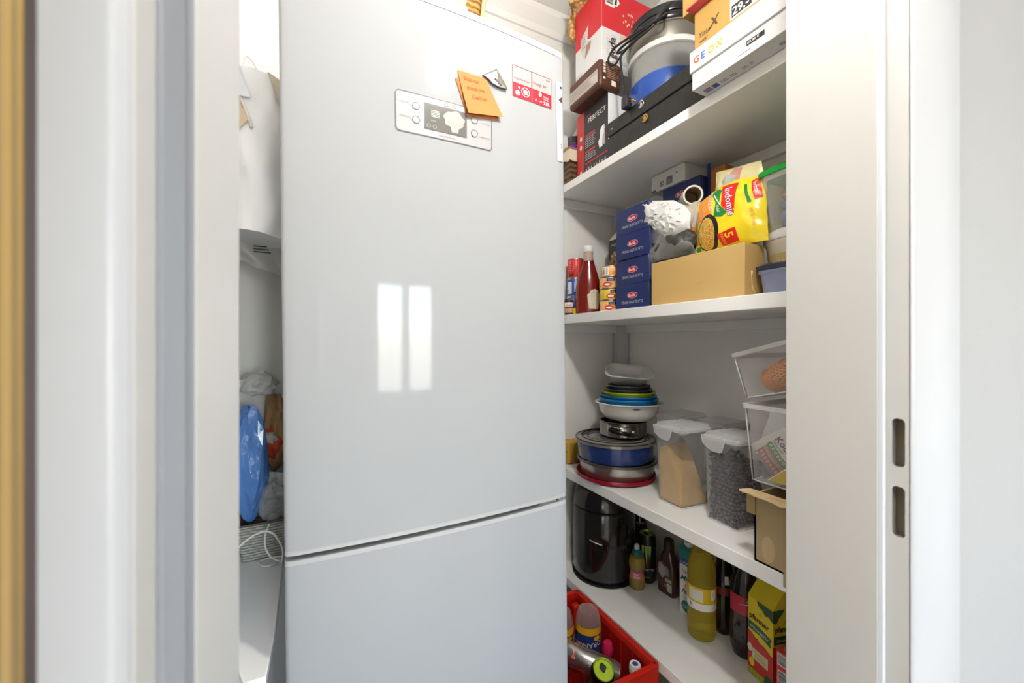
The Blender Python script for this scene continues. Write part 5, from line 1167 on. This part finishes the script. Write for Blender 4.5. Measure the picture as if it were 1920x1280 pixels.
lines_block(f, .01, .055, .05, .068, 2, LIGHT_INK, o); patch('fat_disc', f, oval(.03, .033, .022, .020, 24), TEAL, o); text(f, '1,5%', .014, .028, .012, WHITE_INK, o, off=.0014)
c_ = cap(o, [(0, 0), (.016, 0), (.016, .014), (.013, .017), (0, .017)], M('white_cap')); c_.location = (-.018, .004, .246); c_.rotation_euler = (0, math.radians(-38), 0)
# cooking oil
OP = [(0, .004), (.030, .0), (.0395, .004), (.0425, .016), (.0425, .062), (.0412, .066), (.0425, .070), (.0412, .078), (.0425, .082), (.0412, .090), (.0425, .096), (.0425, .172), (.0412, .178), (.0425, .184), (.0412, .190), (.0425, .196), (.042, .215), (.038, .245), (.028, .275), (.017, .292), (.0145, .297), (.0145, .303), (0, .303)]
o, fn = bottle('oil_bottle', 'clear bottle of yellow cooking oil with yellow and white label', 1.124, .871, OP, M('oil_yellow', (.80, .66, .10), .06, trans=.75, ior=1.2), seg=56)
rect('label', fn, -.062, .100, .062, .170, M('label_yellow', (.72, .48, .02), .4), o, .0010, 22, 1); rect('white_band', fn, -.062, .100, .050, .122, WHITE_INK, o, .0014, 20, 1); rect('white_panel', fn, -.040, .128, .004, .163, M('label_pale', (.76, .74, .64), .4), o, .0014, 8, 1)
barcode(fn, .008, .102, .028, .130, o, vert=True); lines_block(fn, -.036, .15, -.010, .160, 3, LIGHT_INK, o, off=.0018, wd=.001); lines_block(fn, -.028, .104, .004, .118, 5, GREY_INK, o, off=.0018, wd=.0012); rect('white_panel', fn, .028, .135, .046, .166, WHITE_INK, o, .0016, 4, 1); text(fn, '5', .032, .148, .012, RED_INK, o, off=.002); patch('oval_mark', fn, oval(-.034, .112, .004, .006, 10), GREY_INK, o, .0018)
cap(o, [(0, .303), (.0165, .303), (.0165, .322), (.013, .325), (0, .325)], YELLOW_INK)
# dark bottles
DKB = M('dark_cola_bottle', (.014, .008, .009), .12, coat=.4)
DP = [(0, .002), (.026, 0), (.032, .008), (.033, .02), (.033, .16), (.030, .19), (.018, .235), (.0135, .26), (.0135, .28), (0, .28)]
o, fn = bottle('drink_bottle', 'slim dark bottle standing right behind the oil bottle', 1.206, .853, DP, DKB, group='dark bottles'); rect('label', fn, -.02, .13, .016, .155, M('label_dark_red', (.18, .02, .02), .4), o, .001, 8, 1); rect('white_panel', fn, .004, .165, .016, .19, M('label_pale'), o, .001, 4, 1); cap(o, [(0, .28), (.015, .28), (.015, .298), (0, .3)], M('cap_dark_brown'))
o, fn = bottle('drink_bottle', 'dark bottle between the slim one and the cola bottle', 1.254, .805, DP, DKB, group='dark bottles'); rect('label', fn, -.03, .17, .03, .19, M('label_dark_red'), o, .001, 8, 1); cap(o, [(0, .28), (.015, .28), (.015, .298), (0, .3)], M('cap_dark_brown'))
o, fn = bottle('drink_bottle', 'grey capped dark bottle behind the green topped can', 1.243, 1.262, [(r, z * .92) for r, z in DP], DKB, group='dark bottles'); cap(o, [(0, .2575), (.015, .2575), (.015, .275), (0, .277)], M('cap_grey', (.35, .34, .38), .4)); rect('label', fn, -.024, .12, .024, .19, M('label_slate', (.16, .16, .20), .4), o, .001, 8, 1)
CP = [(0, .010), (.018, .008), (.030, .0), (.036, .004), (.0425, .03), (.0445, .06), (.043, .105), (.0415, .115), (.0425, .125), (.0435, .19), (.042, .20), (.036, .23), (.022, .265), (.0145, .285), (.0145, .30), (0, .30)]
o, fn = bottle('cola_bottle', 'dark cola bottle with red label beside the juice carton', 1.176, .7595, CP, DKB, seg=56)
rect('label', fn, -.05, .135, .05, .190, M('label_cherry', (.45, .02, .05), .35), o, .001, 18, 1); patch('label_swoosh', fn, [(-.020, .165), (.03, .155), (.032, .178), (.0, .180)], M('label_cream_swoosh', (.60, .50, .38), .4), o, .0014, 3); rect('label_panel', fn, -.002, .172, .032, .187, M('label_maroon', (.20, .01, .03), .4), o, .0018, 6, 1); text(fn, 'Cola', .002, .175, .011, M('ink_cream'), o, off=.0022)
for k in range(8): patch('grip_dent', fn, oval(-.03 + .012 * (k % 5), .05 + .022 * (k // 2), .003, .004, 8), M('dent_black', (.004, .004, .004), .3), o, .0006)
cap(o, [(0, .30), (.0155, .30), (.0155, .317), (0, .319)], RED_INK)
# juice cartons
PY = M('juice_yellow', (.76, .60, .02), .35); DGR = M('juice_dark_green', (.02, .11, .04), .4); PR = M('juice_red', (.58, .03, .02), .35)
o, F = gable_carton('juice_carton', 'yellow and red strawberry juice carton standing at the front right', 1.1515, .6695, .080, .080, .218, math.radians(-11.5), PY, PY)
M('juice_leaf_green', (.035, .09, .03), .45)
for fc in ('F', 'S'):
    f = F(fc); rect('red_field', f, 0, .0, .08, .095 if fc == 'F' else .10, PR, o, .0004)
    patch('strawberry_edge', f, [(0, .094), (0, .122), (.012, .118), (.020, .108), (.032, .112), (.042, .1), (.055, .104), (.08, .092), (.08, .086)], PR, o, .0005)
    patch('leaf_field', f, [(.03, .218), (.036, .205), (.048, .200), (.058, .190), (.068, .196), (.08, .186), (.08, .218)] if fc == 'F' else [(0, .186), (.012, .182), (.02, .196), (.032, .206), (.04, .218), (0, .218)], M('juice_leaf_green'), o, .0006)
    text(f, 'pfanner', .006, .160, .0225, BLACK_INK, o, rot=-.06, bold=True, sx=.92)
    patch('banner', f, [(.003, .150), (.003, .127), (.04, .126), (.076, .114), (.073, .127), (.078, .138), (.04, .147)], DGR, o, .0008); text(f, 'STRAWBERRY' if fc == 'F' else 'LEMON', .009, .134, .0105, WHITE_INK, o, rot=-.13, sx=.9 if fc == 'F' else 1.2, off=.0014)
    patch('berry_mark', f, oval(.042, .184, .004, .004, 8), ORANGE_INK, o, .0009)
f = F('F'); rect('cream_panel', f, .016, .048, .066, .078, M('cream_panel', (.72, .64, .36), .4), o, .0008); lines_block(f, .020, .052, .062, .074, 5, M('panel_print', (.40, .30, .12), .5), o, wd=.0012)
rect('lime_band', f, 0, .002, .058, .018, M('lime_print', (.45, .52, .04), .4), o, .0008); patch('green_corner', f, [(.05, 0), (.08, 0), (.08, .030), (.06, .034)], DGR, o, .0010); patch('yellow_mark', f, oval(.014, .036, .009, .012, 9), YELLOW_INK, o, .0008); patch('blossom', f, oval(.008, .074, .009, .012, 8), M('ink_cream'), o, .0008); patch('garlic_white', f, oval(.02, .058, .004, .008, 8), WHITE_INK, o, .0009)
for k in range(5): rect('lime_tick', f, .004 + .011 * k, .004, .010 + .011 * k, .016, M('lime_dark', (.30, .40, .02), .4), o, .0012)
o, F = gable_carton('juice_carton', 'second yellow juice carton behind the strawberry one near the door frame', 1.245, .612, .078, .078, .22, 0, M('juice_dull_yellow', (.52, .38, .05), .4), M('juice_leaf_green'))
f = F('F'); rect('leaf_field', f, 0, .18, .078, .22, M('juice_leaf_green'), o, .0006); rect('grey_wrap', f, 0, 0, .078, .10, M('wrap_grey', (.35, .25, .25), .3), o, .0008); rect('orange_field', f, .0, .12, .03, .15, M('tan_print'), o, .001)
RBX = M('drink_box_red', (.60, .045, .035), .4)
for k, (z0_, z1_, lb) in enumerate(((Z4, .3985, 'lower red drink box with a barcode at the near end of the lowest shelf'), (.399, .4405, 'upper flat red drink box with a blue swirl on its top'))):
    o, F, D = carton('drink_box', lb, 'box', (1.047, 1.165), (.500, .597 + .0005 * k), (z0_, z1_), RBX, group='red drink boxes')
    f = F('F'); vb = D[2]; rect('barcode_panel', f, .004, vb - .034, .026, vb - .004, WHITE_INK, o); barcode(f, .006, vb - .032, .024, vb - .006, o, vert=True)
    for q in range(3): rect('white_mark', f, .030, vb - .012 - .010 * q, .034, vb - .006 - .010 * q, M('pinkish_ink'), o)
    for q in range(5): strokes('ridge', f, [(.042 + .010 * q, .003, .042 + .010 * q, vb - .008)], .002, M('drink_box_dark_red', (.42, .02, .02), .4), o)
    if k:
        f = F('T'); patch('top_green', f, oval(.02, .025, .014, .016, 14), M('top_green_print', (.25, .28, .06), .4), o); b = B(); b.tube([f(.05 + .022 * math.cos(t), .03 + .026 * math.sin(t), .001) for t in [k2 * .2 for k2 in range(26)]], .005, 6); b.obj('blue_swirl', M('swirl_blue', (.03, .06, .32), .4), o, smooth='all')
# ---------------- red bottle crate on the floor between fridge and shelves
cr = thing('bottle_crate', 'bright red plastic bottle crate on the floor beside the fridge', 'crate', (.7545, 1.036, 0))
CRD = M('crate_red', (.60, .018, .008), .35)
W, DD, H = .150, .200, .283
b = B()
R = [(rbox(W - .006, DD - .006, .012), 0), (rbox(W - .006, DD - .006, .012), H - .055), (rbox(W, DD, .012), H - .052), (rbox(W, DD, .012), H), (rbox(W - .016, DD - .016, .008), H), (rbox(W - .018, DD - .018, .008), H - .02), (rbox(W - .012, DD - .012, .008), H - .035), (rbox(W - .012, DD - .012, .008), .010)]
loft(b, R); b.obj('walls', CRD, cr, smooth=True, bevel=.0015)
for sx in (-1, 1):
    for sy in (-1, 1): B().box(sx * (W - .032) - .014, sx * (W - .032) + .014, sy * (DD - .032) - .014, sy * (DD - .032) + .014, .01, H - .03).obj('corner_post', CRD, cr, bevel=.006)
for sx in (-1, 1):
    for sy in (-1, 1): B().lathe([(0, 0), (.0035, 0), (.0035, .0006), (0, .0006)], 10, c=(sx * (W - .012), sy * (DD - .012), H)).obj('stacking_hole', M('hole_dark_red', (.10, .004, .002), .6), cr)
for k in range(7): B().box(W - .0155, W - .0115, -.15 + .05 * k - .002, -.15 + .05 * k + .002, .02, H - .036).obj('rib', CRD, cr)
for sy in (-1, 1): B().prism(rrect(-.045, H - .105, .045, H - .075, .012), sy * (DD - .0135), sy * (DD - .0120), 'y').obj('hand_hole', M('hole_dark_red'), cr)
PET = CLEAR('clear_pet', (.62, .55, .52), .20, .06)
def soda(label, x, y, z, tilt):
    """orange drink bottle standing on its cap, base up"""
    r = .042
    P = [(0, .0), (.014, 0), (.014, .03), (.030, .07), (.041, .11), (.042, .13), (.042, .25), (.040, .275), (.032, .297), (.018, .305), (0, .300)]
    o = thing('soda_bottle', label, 'bottle', (x, y, z), tilt, 'upside down soda bottles in the crate')
    B().lathe([(rr_ * .99, zz) for rr_, zz in P], 44).obj('bottle', PET, o, smooth=True)
    fn = round_fn([(.030, .07), (.041, .11), (.042, .13), (.042, .25), (.040, .275)], facing(x, y))
    rect('label', fn, -.066, .13, .066, .243, M('soda_blue', (.02, .045, .20), .3), o, .0008, 26, 1); rect('yellow_band', fn, -.066, .236, .066, .258, M('soda_amber', (.80, .42, .01), .3), o, .0012, 26, 1)
    text(fn, 'ORANGINA', .046, .217, .022, WHITE_INK, o, rot=math.pi + .12, off=.0018, bold=True); patch('sun_mark', fn, oval(.030, .226, .012, .008, 16), M('soda_amber'), o, .0016, 3); patch('white_swoosh', fn, [(.049, .222), (.055, .200), (.061, .222), (.056, .232)], WHITE_INK, o, .0019)
    B().lathe([(0, -.002), (.0155, -.002), (.0155, .018), (0, .018)], 24).obj('cap', M('soda_cap', (.8, .35, .02), .4), o, smooth=True)
    return o
soda('upside down orange soda bottle with blue label in the crate', .836, 1.084, .020, (0, 0, 0)).children
soda('second upside down soda bottle in the crate half hidden by the fridge', .757, 1.128, .012, (0, 0, 0))
p0, p1 = Vector((.726, 1.056, .232)), Vector((.845, .937, .198)); d = (p1 - p0).normalized()
SCAN = M('can_silver', (.52, .50, .50), .24, metal=.85, var=(60, .2))
o = drink_can('silver drink can lying slantwise across the crate', *p0, SCAN, TINM, .0325, .166); o.rotation_euler = d.to_track_quat('Z', 'Y').to_euler()
fn = round_fn([(.0325, 0), (.0325, .2)], 0)
for a in (0, 1.2, 2.4, 3.6, 4.8):
    fq = round_fn([(.0325, 0), (.0325, .2)], a); lines_block(fq, -.014, .055, .014, .150, 14, M('can_grey_print', (.20, .20, .24), .4), o, wd=.0016); patch('red_mark', fq, [(-.012, .018), (.012, .020), (.012, .034), (-.012, .030)], M('can_red_print', (.60, .12, .06), .35), o, .0008)
tp_, bt_ = Vector((.755, .907, .272)), Vector((.785, .99, .120)); d = (tp_ - bt_).normalized(); bt_ = tp_ - d * .168
GT2 = M('can_lime_top', (.44, .62, .03), .3, metal=.25)
o = drink_can('black can with lime green top tilted towards the door in the crate', *bt_, BCAN, GT2, .0335, .168); o.rotation_euler = d.to_track_quat('Z', 'Y').to_euler()
B().lathe([(.0268, .1685), (.0285, .1700), (.0300, .1685), (.0290, .166)], 44, closed=True).obj('top_rim', GT2, o, smooth=True)
b = B(); b.prism(oval(0, .006, .0105, .008, 16) , .1632, .1650); b.obj('mouth', M('can_mouth_black', (.006, .007, .006), .4), o)
for a in [k * .7 for k in range(9)]:
    fq = round_fn([(.0335, 0), (.0335, .2)], a); lines_block(fq, -.008, .09, .008, .14, 5, M('can_lettering'), o, wd=.002)
PNK = M('pink_cap', (.62, .02, .10), .25, coat=.3)
o, fn = bottle('drink_bottle', 'clear bottle with a shiny pink cap behind the silver can', .866, 1.020, [(0, 0), (.0165, 0), (.018, .01), (.018, .15), (.012, .185), (0, .186)], PET, z=.012); cap(o, [(0, .184), (.015, .184), (.0185, .196), (.0185, .212), (.013, .226), (0, .230)], PNK)
o, fn = bottle('drink_bottle', 'bottle with ribbed white cap bearing a blue mark at the crate corner', .858, .889, [(0, 0), (.020, 0), (.022, .01), (.022, .15), (.013, .19), (0, .19)], PET, z=.045)
cap(o, [(0, .19), (.016, .19), (.0172, .194), (.0172, .214), (.0152, .219), (0, .219)], M('white_cap')); b = B(); b.lathe([(0, .2193), (.010, .2193)], 5); b.obj('blue_mark', BLUE_INK, o)
for k in range(2): B().lathe([(.0168, .2 + .006 * k), (.0178, .201 + .006 * k), (.0168, .202 + .006 * k)], 28).obj('cap_ring', M('white_cap'), o, smooth=True)
o = thing('drink_bottle', 'dark amber bottle lying at the near left of the crate', 'bottle', (.640, .905, .175), (math.radians(68), 0, math.radians(20)))
B().lathe([(0, 0), (.030, 0), (.034, .008), (.034, .12), (.030, .15), (.015, .19), (.0135, .22), (0, .22)], 36).obj('bottle', M('amber_glass', (.16, .07, .01), .08, trans=.5), o, smooth=True); B().lathe([(.0345, .03), (.0345, .09)], 36).obj('label', M('label_ochre', (.40, .26, .03), .4), o, smooth=True)
# ---------------- on top of the fridge
TOPZ = 1.9035
wb_ = thing('wicker_basket', 'honey brown wicker basket on top of the fridge', 'basket', (.300, 1.10, TOPZ))
b = B(); loft(b, [(rrect(-.110, -.12, .088, .12, .02), 0), (rrect(-.135, -.145, .112, .145, .02), .27)], True, False)
loft(b, [(rrect(-.105, -.115, .083, .115, .02), .006), (rrect(-.129, -.139, .106, .139, .02), .27)], True, False)
b.obj('woven_wall', WEAVE('honey_wicker', (.60, .34, .09), (.20, .085, .015), 22, .4), wb_, smooth=True)
b = B(); b.tube([(.088, -.122, 0), (.112, -.145, .27)], .006, 8); b.obj('corner_post', M('pale_cane', (.66, .48, .24), .5), wb_, smooth='all')
sd = thing('cloth_stack', 'folded cream cloth on the fridge beneath the white bowl', 'cloth', (.25, .865, TOPZ))
b = B(); b.box(-.11, .062, -.045, .045, 0, .045); b.box(-.105, .060, -.043, .045, .0455, .088); b.obj('folds', M('cream_cloth'), sd, bevel=.012)
wb2 = thing('serving_bowl', 'white glazed bowl standing on the cream cloth above the fridge', 'bowl', (.275, .870, TOPZ + .0885))
B().lathe([(0, .006), (.024, .006), (.026, 0), (.032, 0), (.034, .006), (.055, .028), (.068, .058), (.074, .09), (.071, .09), (.065, .060), (.05, .030), (0, .014)], 48).obj('bowl', M('white_glaze', (.80, .77, .72), .12, coat=.5), wb2, smooth='all')
# ---------------- gap left of the fridge
bd = thing('narrow_board', 'narrow white board shelf with a slanted front in the gap left of the fridge', 'shelf', (-.12, 1.11, .622))
B().prism([(-.064, .318), (.060, .318), (.060, -.19), (.054, -.31), (.022, -.31), (-.010, -.21), (-.064, -.14)], 0, .018).obj('board', M('white_board_satin', (.88, .87, .85), .22), bd, bevel=.002)
pbg = thing('paper_bag', 'white paper carrier bag hanging in the gap left of the fridge', 'bag', (-.112, 1.10, 1.457))
WP = M('white_kraft_paper', (.90, .90, .91), .65, bump=(14, .25)); TANP = M('tan_bag_lining', (.66, .53, .38), .7)
def pbag(u, v):
    """open sided bag: front face towards the door, narrow folded side at the right"""
    x = -.066 + .132 * u; z = .378 * v
    fold = .010 * math.sin(u * 5 + v * 3) * math.sin(v * 6) + .007 * noise.noise(Vector((u * 4, v * 7, 2)))
    pinch = .055 * max(0, v - .5) * (u - .5) * -.2
    return Vector((x + pinch - .012 * (1 - v) * (u - .5), -.035 * math.sin(math.pi * min(1, u * 1.05)) + fold + .03 * max(0, v - .7), z + .012 * (1 - u) * (1 - v)))
b = B(); b.grid(pbag, 24, 40); b.obj('front_panel', WP, pbg, smooth='all', fix=False)
b = B(); b.grid(lambda u, v: pbag(1, v) + Vector((.004 * u - .010 * math.sin(math.pi * u) * v, .16 * u, 0)), 6, 30); b.grid(lambda u, v: pbag(0, v) + Vector((0, .16 * u, 0)), 6, 30); b.grid(lambda u, v: Vector((pbag(u, 0).x, pbag(u, 0).y + (.155 - pbag(u, 0).y) * v, pbag(u, 0).z)), 10, 6); b.grid(lambda u, v: pbag(u, v) * 1 + Vector((0, .16 - pbag(u, v).y * 1.0, 0)), 10, 20)
b.obj('side_panels', WP, pbg, smooth='all', fix=False)
b = B(); b.poly([tuple(pbag(.70, 1) + Vector((0, -.010, .0))), tuple(pbag(1, 1) + Vector((.002, -.012, -.010))), tuple(pbag(1, .70) + Vector((.002, -.012, 0))), tuple(pbag(.84, .86) + Vector((0, -.012, 0)))], [(0, 1, 2, 3)]); b.obj('side_gusset', M('gusset_beige', (.70, .62, .50), .7), pbg, fix=False)
b = B(); b.tube(smooth_pts([pbag(.33, .985) + Vector((0, .004, -.01)), Vector((-.024, .008, .40)), Vector((-.018, .01, .420)), Vector((-.004, .01, .408)), Vector((.006, .008, .380)), pbag(.56, .955) + Vector((0, .004, 0))]), .0016, 6); b.obj('handle', M('twisted_paper_cord', (.72, .66, .56), .7), pbg, smooth='all')
b = B(); b.poly([tuple(pbag(.25, .82) + Vector((-.003, -.006, 0))), tuple(pbag(.42, .66) + Vector((0, -.008, 0))), tuple(pbag(.25, .57) + Vector((-.003, -.006, 0)))], [(0, 1, 2)]); b.obj('tan_label', TANP, pbg, fix=False)
b = B(); b.tube([pbag(.24, .835) + Vector((0, -.008, 0)), pbag(.36, .745) + Vector((0, -.010, 0)), pbag(.48, .615) + Vector((0, -.008, 0))], .0035, 8); b.obj('rolled_edge', M('rolled_paper_edge', (.78, .72, .62), .6), pbg, smooth='all')
b = B(); b.poly([tuple(pbag(.24, .985) + Vector((-.001, -.014, 0))), tuple(pbag(.30, .985) + Vector((0, -.014, 0))), tuple(pbag(.46, .80) + Vector((0, -.014, 0))), tuple(pbag(.24, .80) + Vector((0, -.014, 0)))], [(0, 1, 2, 3)]); b.obj('folded_flap', M('folded_paper_blueish', (.74, .76, .80), .6), pbg, fix=False)
hk = thing('coat_hook', 'small dark hook on the left pantry wall above the paper bag', 'hook', (-.185, 1.375, 1.99))
b = B(); b.tube([(0, 0, 0), (.012, 0, 0), (.016, 0, -.008), (.016, 0, -.03), (.02, 0, -.034), (.026, 0, -.03)], .004, 8); b.obj('hook', M('dark_bronze', (.08, .06, .05), .4, metal=.6), hk, smooth='all')
B().lathe([(0, 0), (.010, 0), (.010, .003), (0, .004)], 20).obj('back_plate', M('dark_bronze'), hk).rotation_euler = (0, math.radians(90), 0)
tb = thing('plastic_bag', 'grey translucent bag with dark print hanging below the paper bag', 'bag', (-.112, 1.24, 1.395))
b = B(); b.grid(lambda u, v: (-.070 + .142 * u + .004 * math.sin(v * 9), .010 * math.sin(u * 9 + v * 5) - .02 * v, .085 * v - (.055 * u ** 1.5 - .06) * (1 - v) * 1.0 - .03 * (1 - v) + .004 * math.sin(u * 11)), 24, 14); b.obj('film', CLEAR('grey_film', (.66, .65, .63), .55, .35, bump=(30, .6)), tb, smooth='all', fix=False)
tf = plane((-.015, -.03, .045), (1, 0, 0), (0, 0, 1)); lines_block(tf, 0, .0, .04, .022, 3, BLACK_INK, tb, wd=.003)
bk = thing('woven_basket', 'white and grey woven basket on the narrow board under the bags', 'basket', (-.106, 1.315, .6405))
WG = WEAVE('white_weave', (.62, .60, .54), (.28, .26, .22), 42)
b = B(); loft(b, [(rrect(-.050, -.075, .050, .075, .01), 0), (rrect(-.068, -.088, .060, .092, .012), .098)], True, False); loft(b, [(rrect(-.047, -.072, .047, .072, .01), .004), (rrect(-.064, -.084, .056, .088, .012), .098)], True, False); b.obj('woven_wall', WG, bk, smooth=True)
b = B(); P = rrect(-.068, -.088, .060, .092, .012); b.tube([(x, y, .099) for x, y in P] + [(P[0][0], P[0][1], .099)], .003, 6); b.obj('rim', M('dark_weave_rim', (.10, .09, .08), .5), bk, smooth='all')
def heap(name, label, cat, c, rad, amp, fq, seed, mat, sub=5, shape=None):
    o = B().crumple((0, 0, 0), rad, amp, fq, sub, seed, shape).obj(name, mat, None, smooth='all'); o.location = c
    return tag(o, label, cat)
BLUE = M('blue_bag_film', (.10, .25, .62), .22, coat=.3, bump=(35, .6))
def fheap(name, label, cat, c, rad, jit, seed, mat, sub=3):
    o = B().facets((0, 0, 0), rad, jit, sub, seed).obj(name, mat, None); o.location = c
    return tag(o, label, cat)
o = fheap('blue_plastic_bag', 'crumpled bright blue plastic bag stuffed into the woven basket', 'bag', (-.139, 1.262, .895), (.040, .034, .150), .075, 5, BLUE, 3)
o = fheap('grey_plastic_bag', 'crumpled pale grey plastic bag lying on top of the blue bag', 'bag', (-.126, 1.292, 1.098), (.048, .036, .034), .12, 11, CLEAR('grey_bag_film', (.62, .61, .58), .72, .3, bump=(40, .6)))
o = thing('brown_paper_bag', 'crumpled brown paper bag with red and white print beside the blue bag', 'bag', (-.086, 1.340, .955))
B().facets((0, 0, 0), (.033, .036, .112), .12, 3, 8).obj('paper', M('brown_crumpled_paper', (.46, .28, .13), .75, bump=(40, .5)), o)
B().crumple((-.008, -.010, -.028), (.030, .034, .050), .22, 2.4, 4, 14).obj('red_print', M('bag_red_print', (.55, .07, .03), .5), o, smooth='all')
B().crumple((-.012, -.022, -.014), (.022, .026, .022), .2, 2.4, 4, 15).obj('white_print', M('bag_white_print', (.66, .62, .55), .6), o, smooth='all')
o = thing('paper_sheet', 'white folded receipt between blue bag and clear film', 'paper', (-.084, 1.275, .825), (0, .15, 0))
b = B(); b.grid(lambda u, v: (-.030 + .06 * u, .004 * math.sin(u * 6), -.03 + .06 * v), 6, 4); b.obj('sheet', M('white_paper'), o, fix=False); strokes('folds', plane((-.03, -.006, -.03), (1, 0, 0), (0, 0, 1)), [(.012, .01, .012, .05), (.012, .03, .04, .03), (.03, .01, .03, .05)], .0015, LIGHT_INK, o)
o = fheap('clear_film_bag', 'clear crumpled film bag bulging over the basket front', 'bag', (-.086, 1.250, .785), (.034, .028, .052), .12, 19, CLEAR('smoky_film', (.60, .60, .58), .30, .2, bump=(40, .6)))
cbl = thing('white_cable', 'thin white cable looping over the narrow board in front of the basket', 'cable', (-.1, 1.15, .6405))
o0 = Vector((-.1, 1.15, .6405)); b = B()
b.tube([p - o0 for p in smooth_pts([(-.184, 1.10, .695), (-.155, 1.12, .726), (-.134, 1.12, .745), (-.113, 1.12, .757), (-.094, 1.12, .76), (-.078, 1.12, .751), (-.067, 1.12, .733), (-.058, 1.125, .705), (-.060, 1.135, .675), (-.066, 1.15, .668), (-.085, 1.15, .683), (-.096, 1.15, .708), (-.097, 1.152, .736), (-.09, 1.17, .755)])], .0022, 7)
b.tube([p - o0 for p in smooth_pts([(-.060, 1.14, .672), (-.062, 1.20, .6435), (-.08, 1.192, .6435), (-.097, 1.188, .6435), (-.113, 1.203, .6435), (-.117, 1.218, .6435), (-.105, 1.228, .6435), (-.078, 1.23, .6435), (-.062, 1.225, .6435)])], .0022, 7)
b.obj('cable', M('white_cable', (.80, .79, .76), .4), cbl, smooth='all')
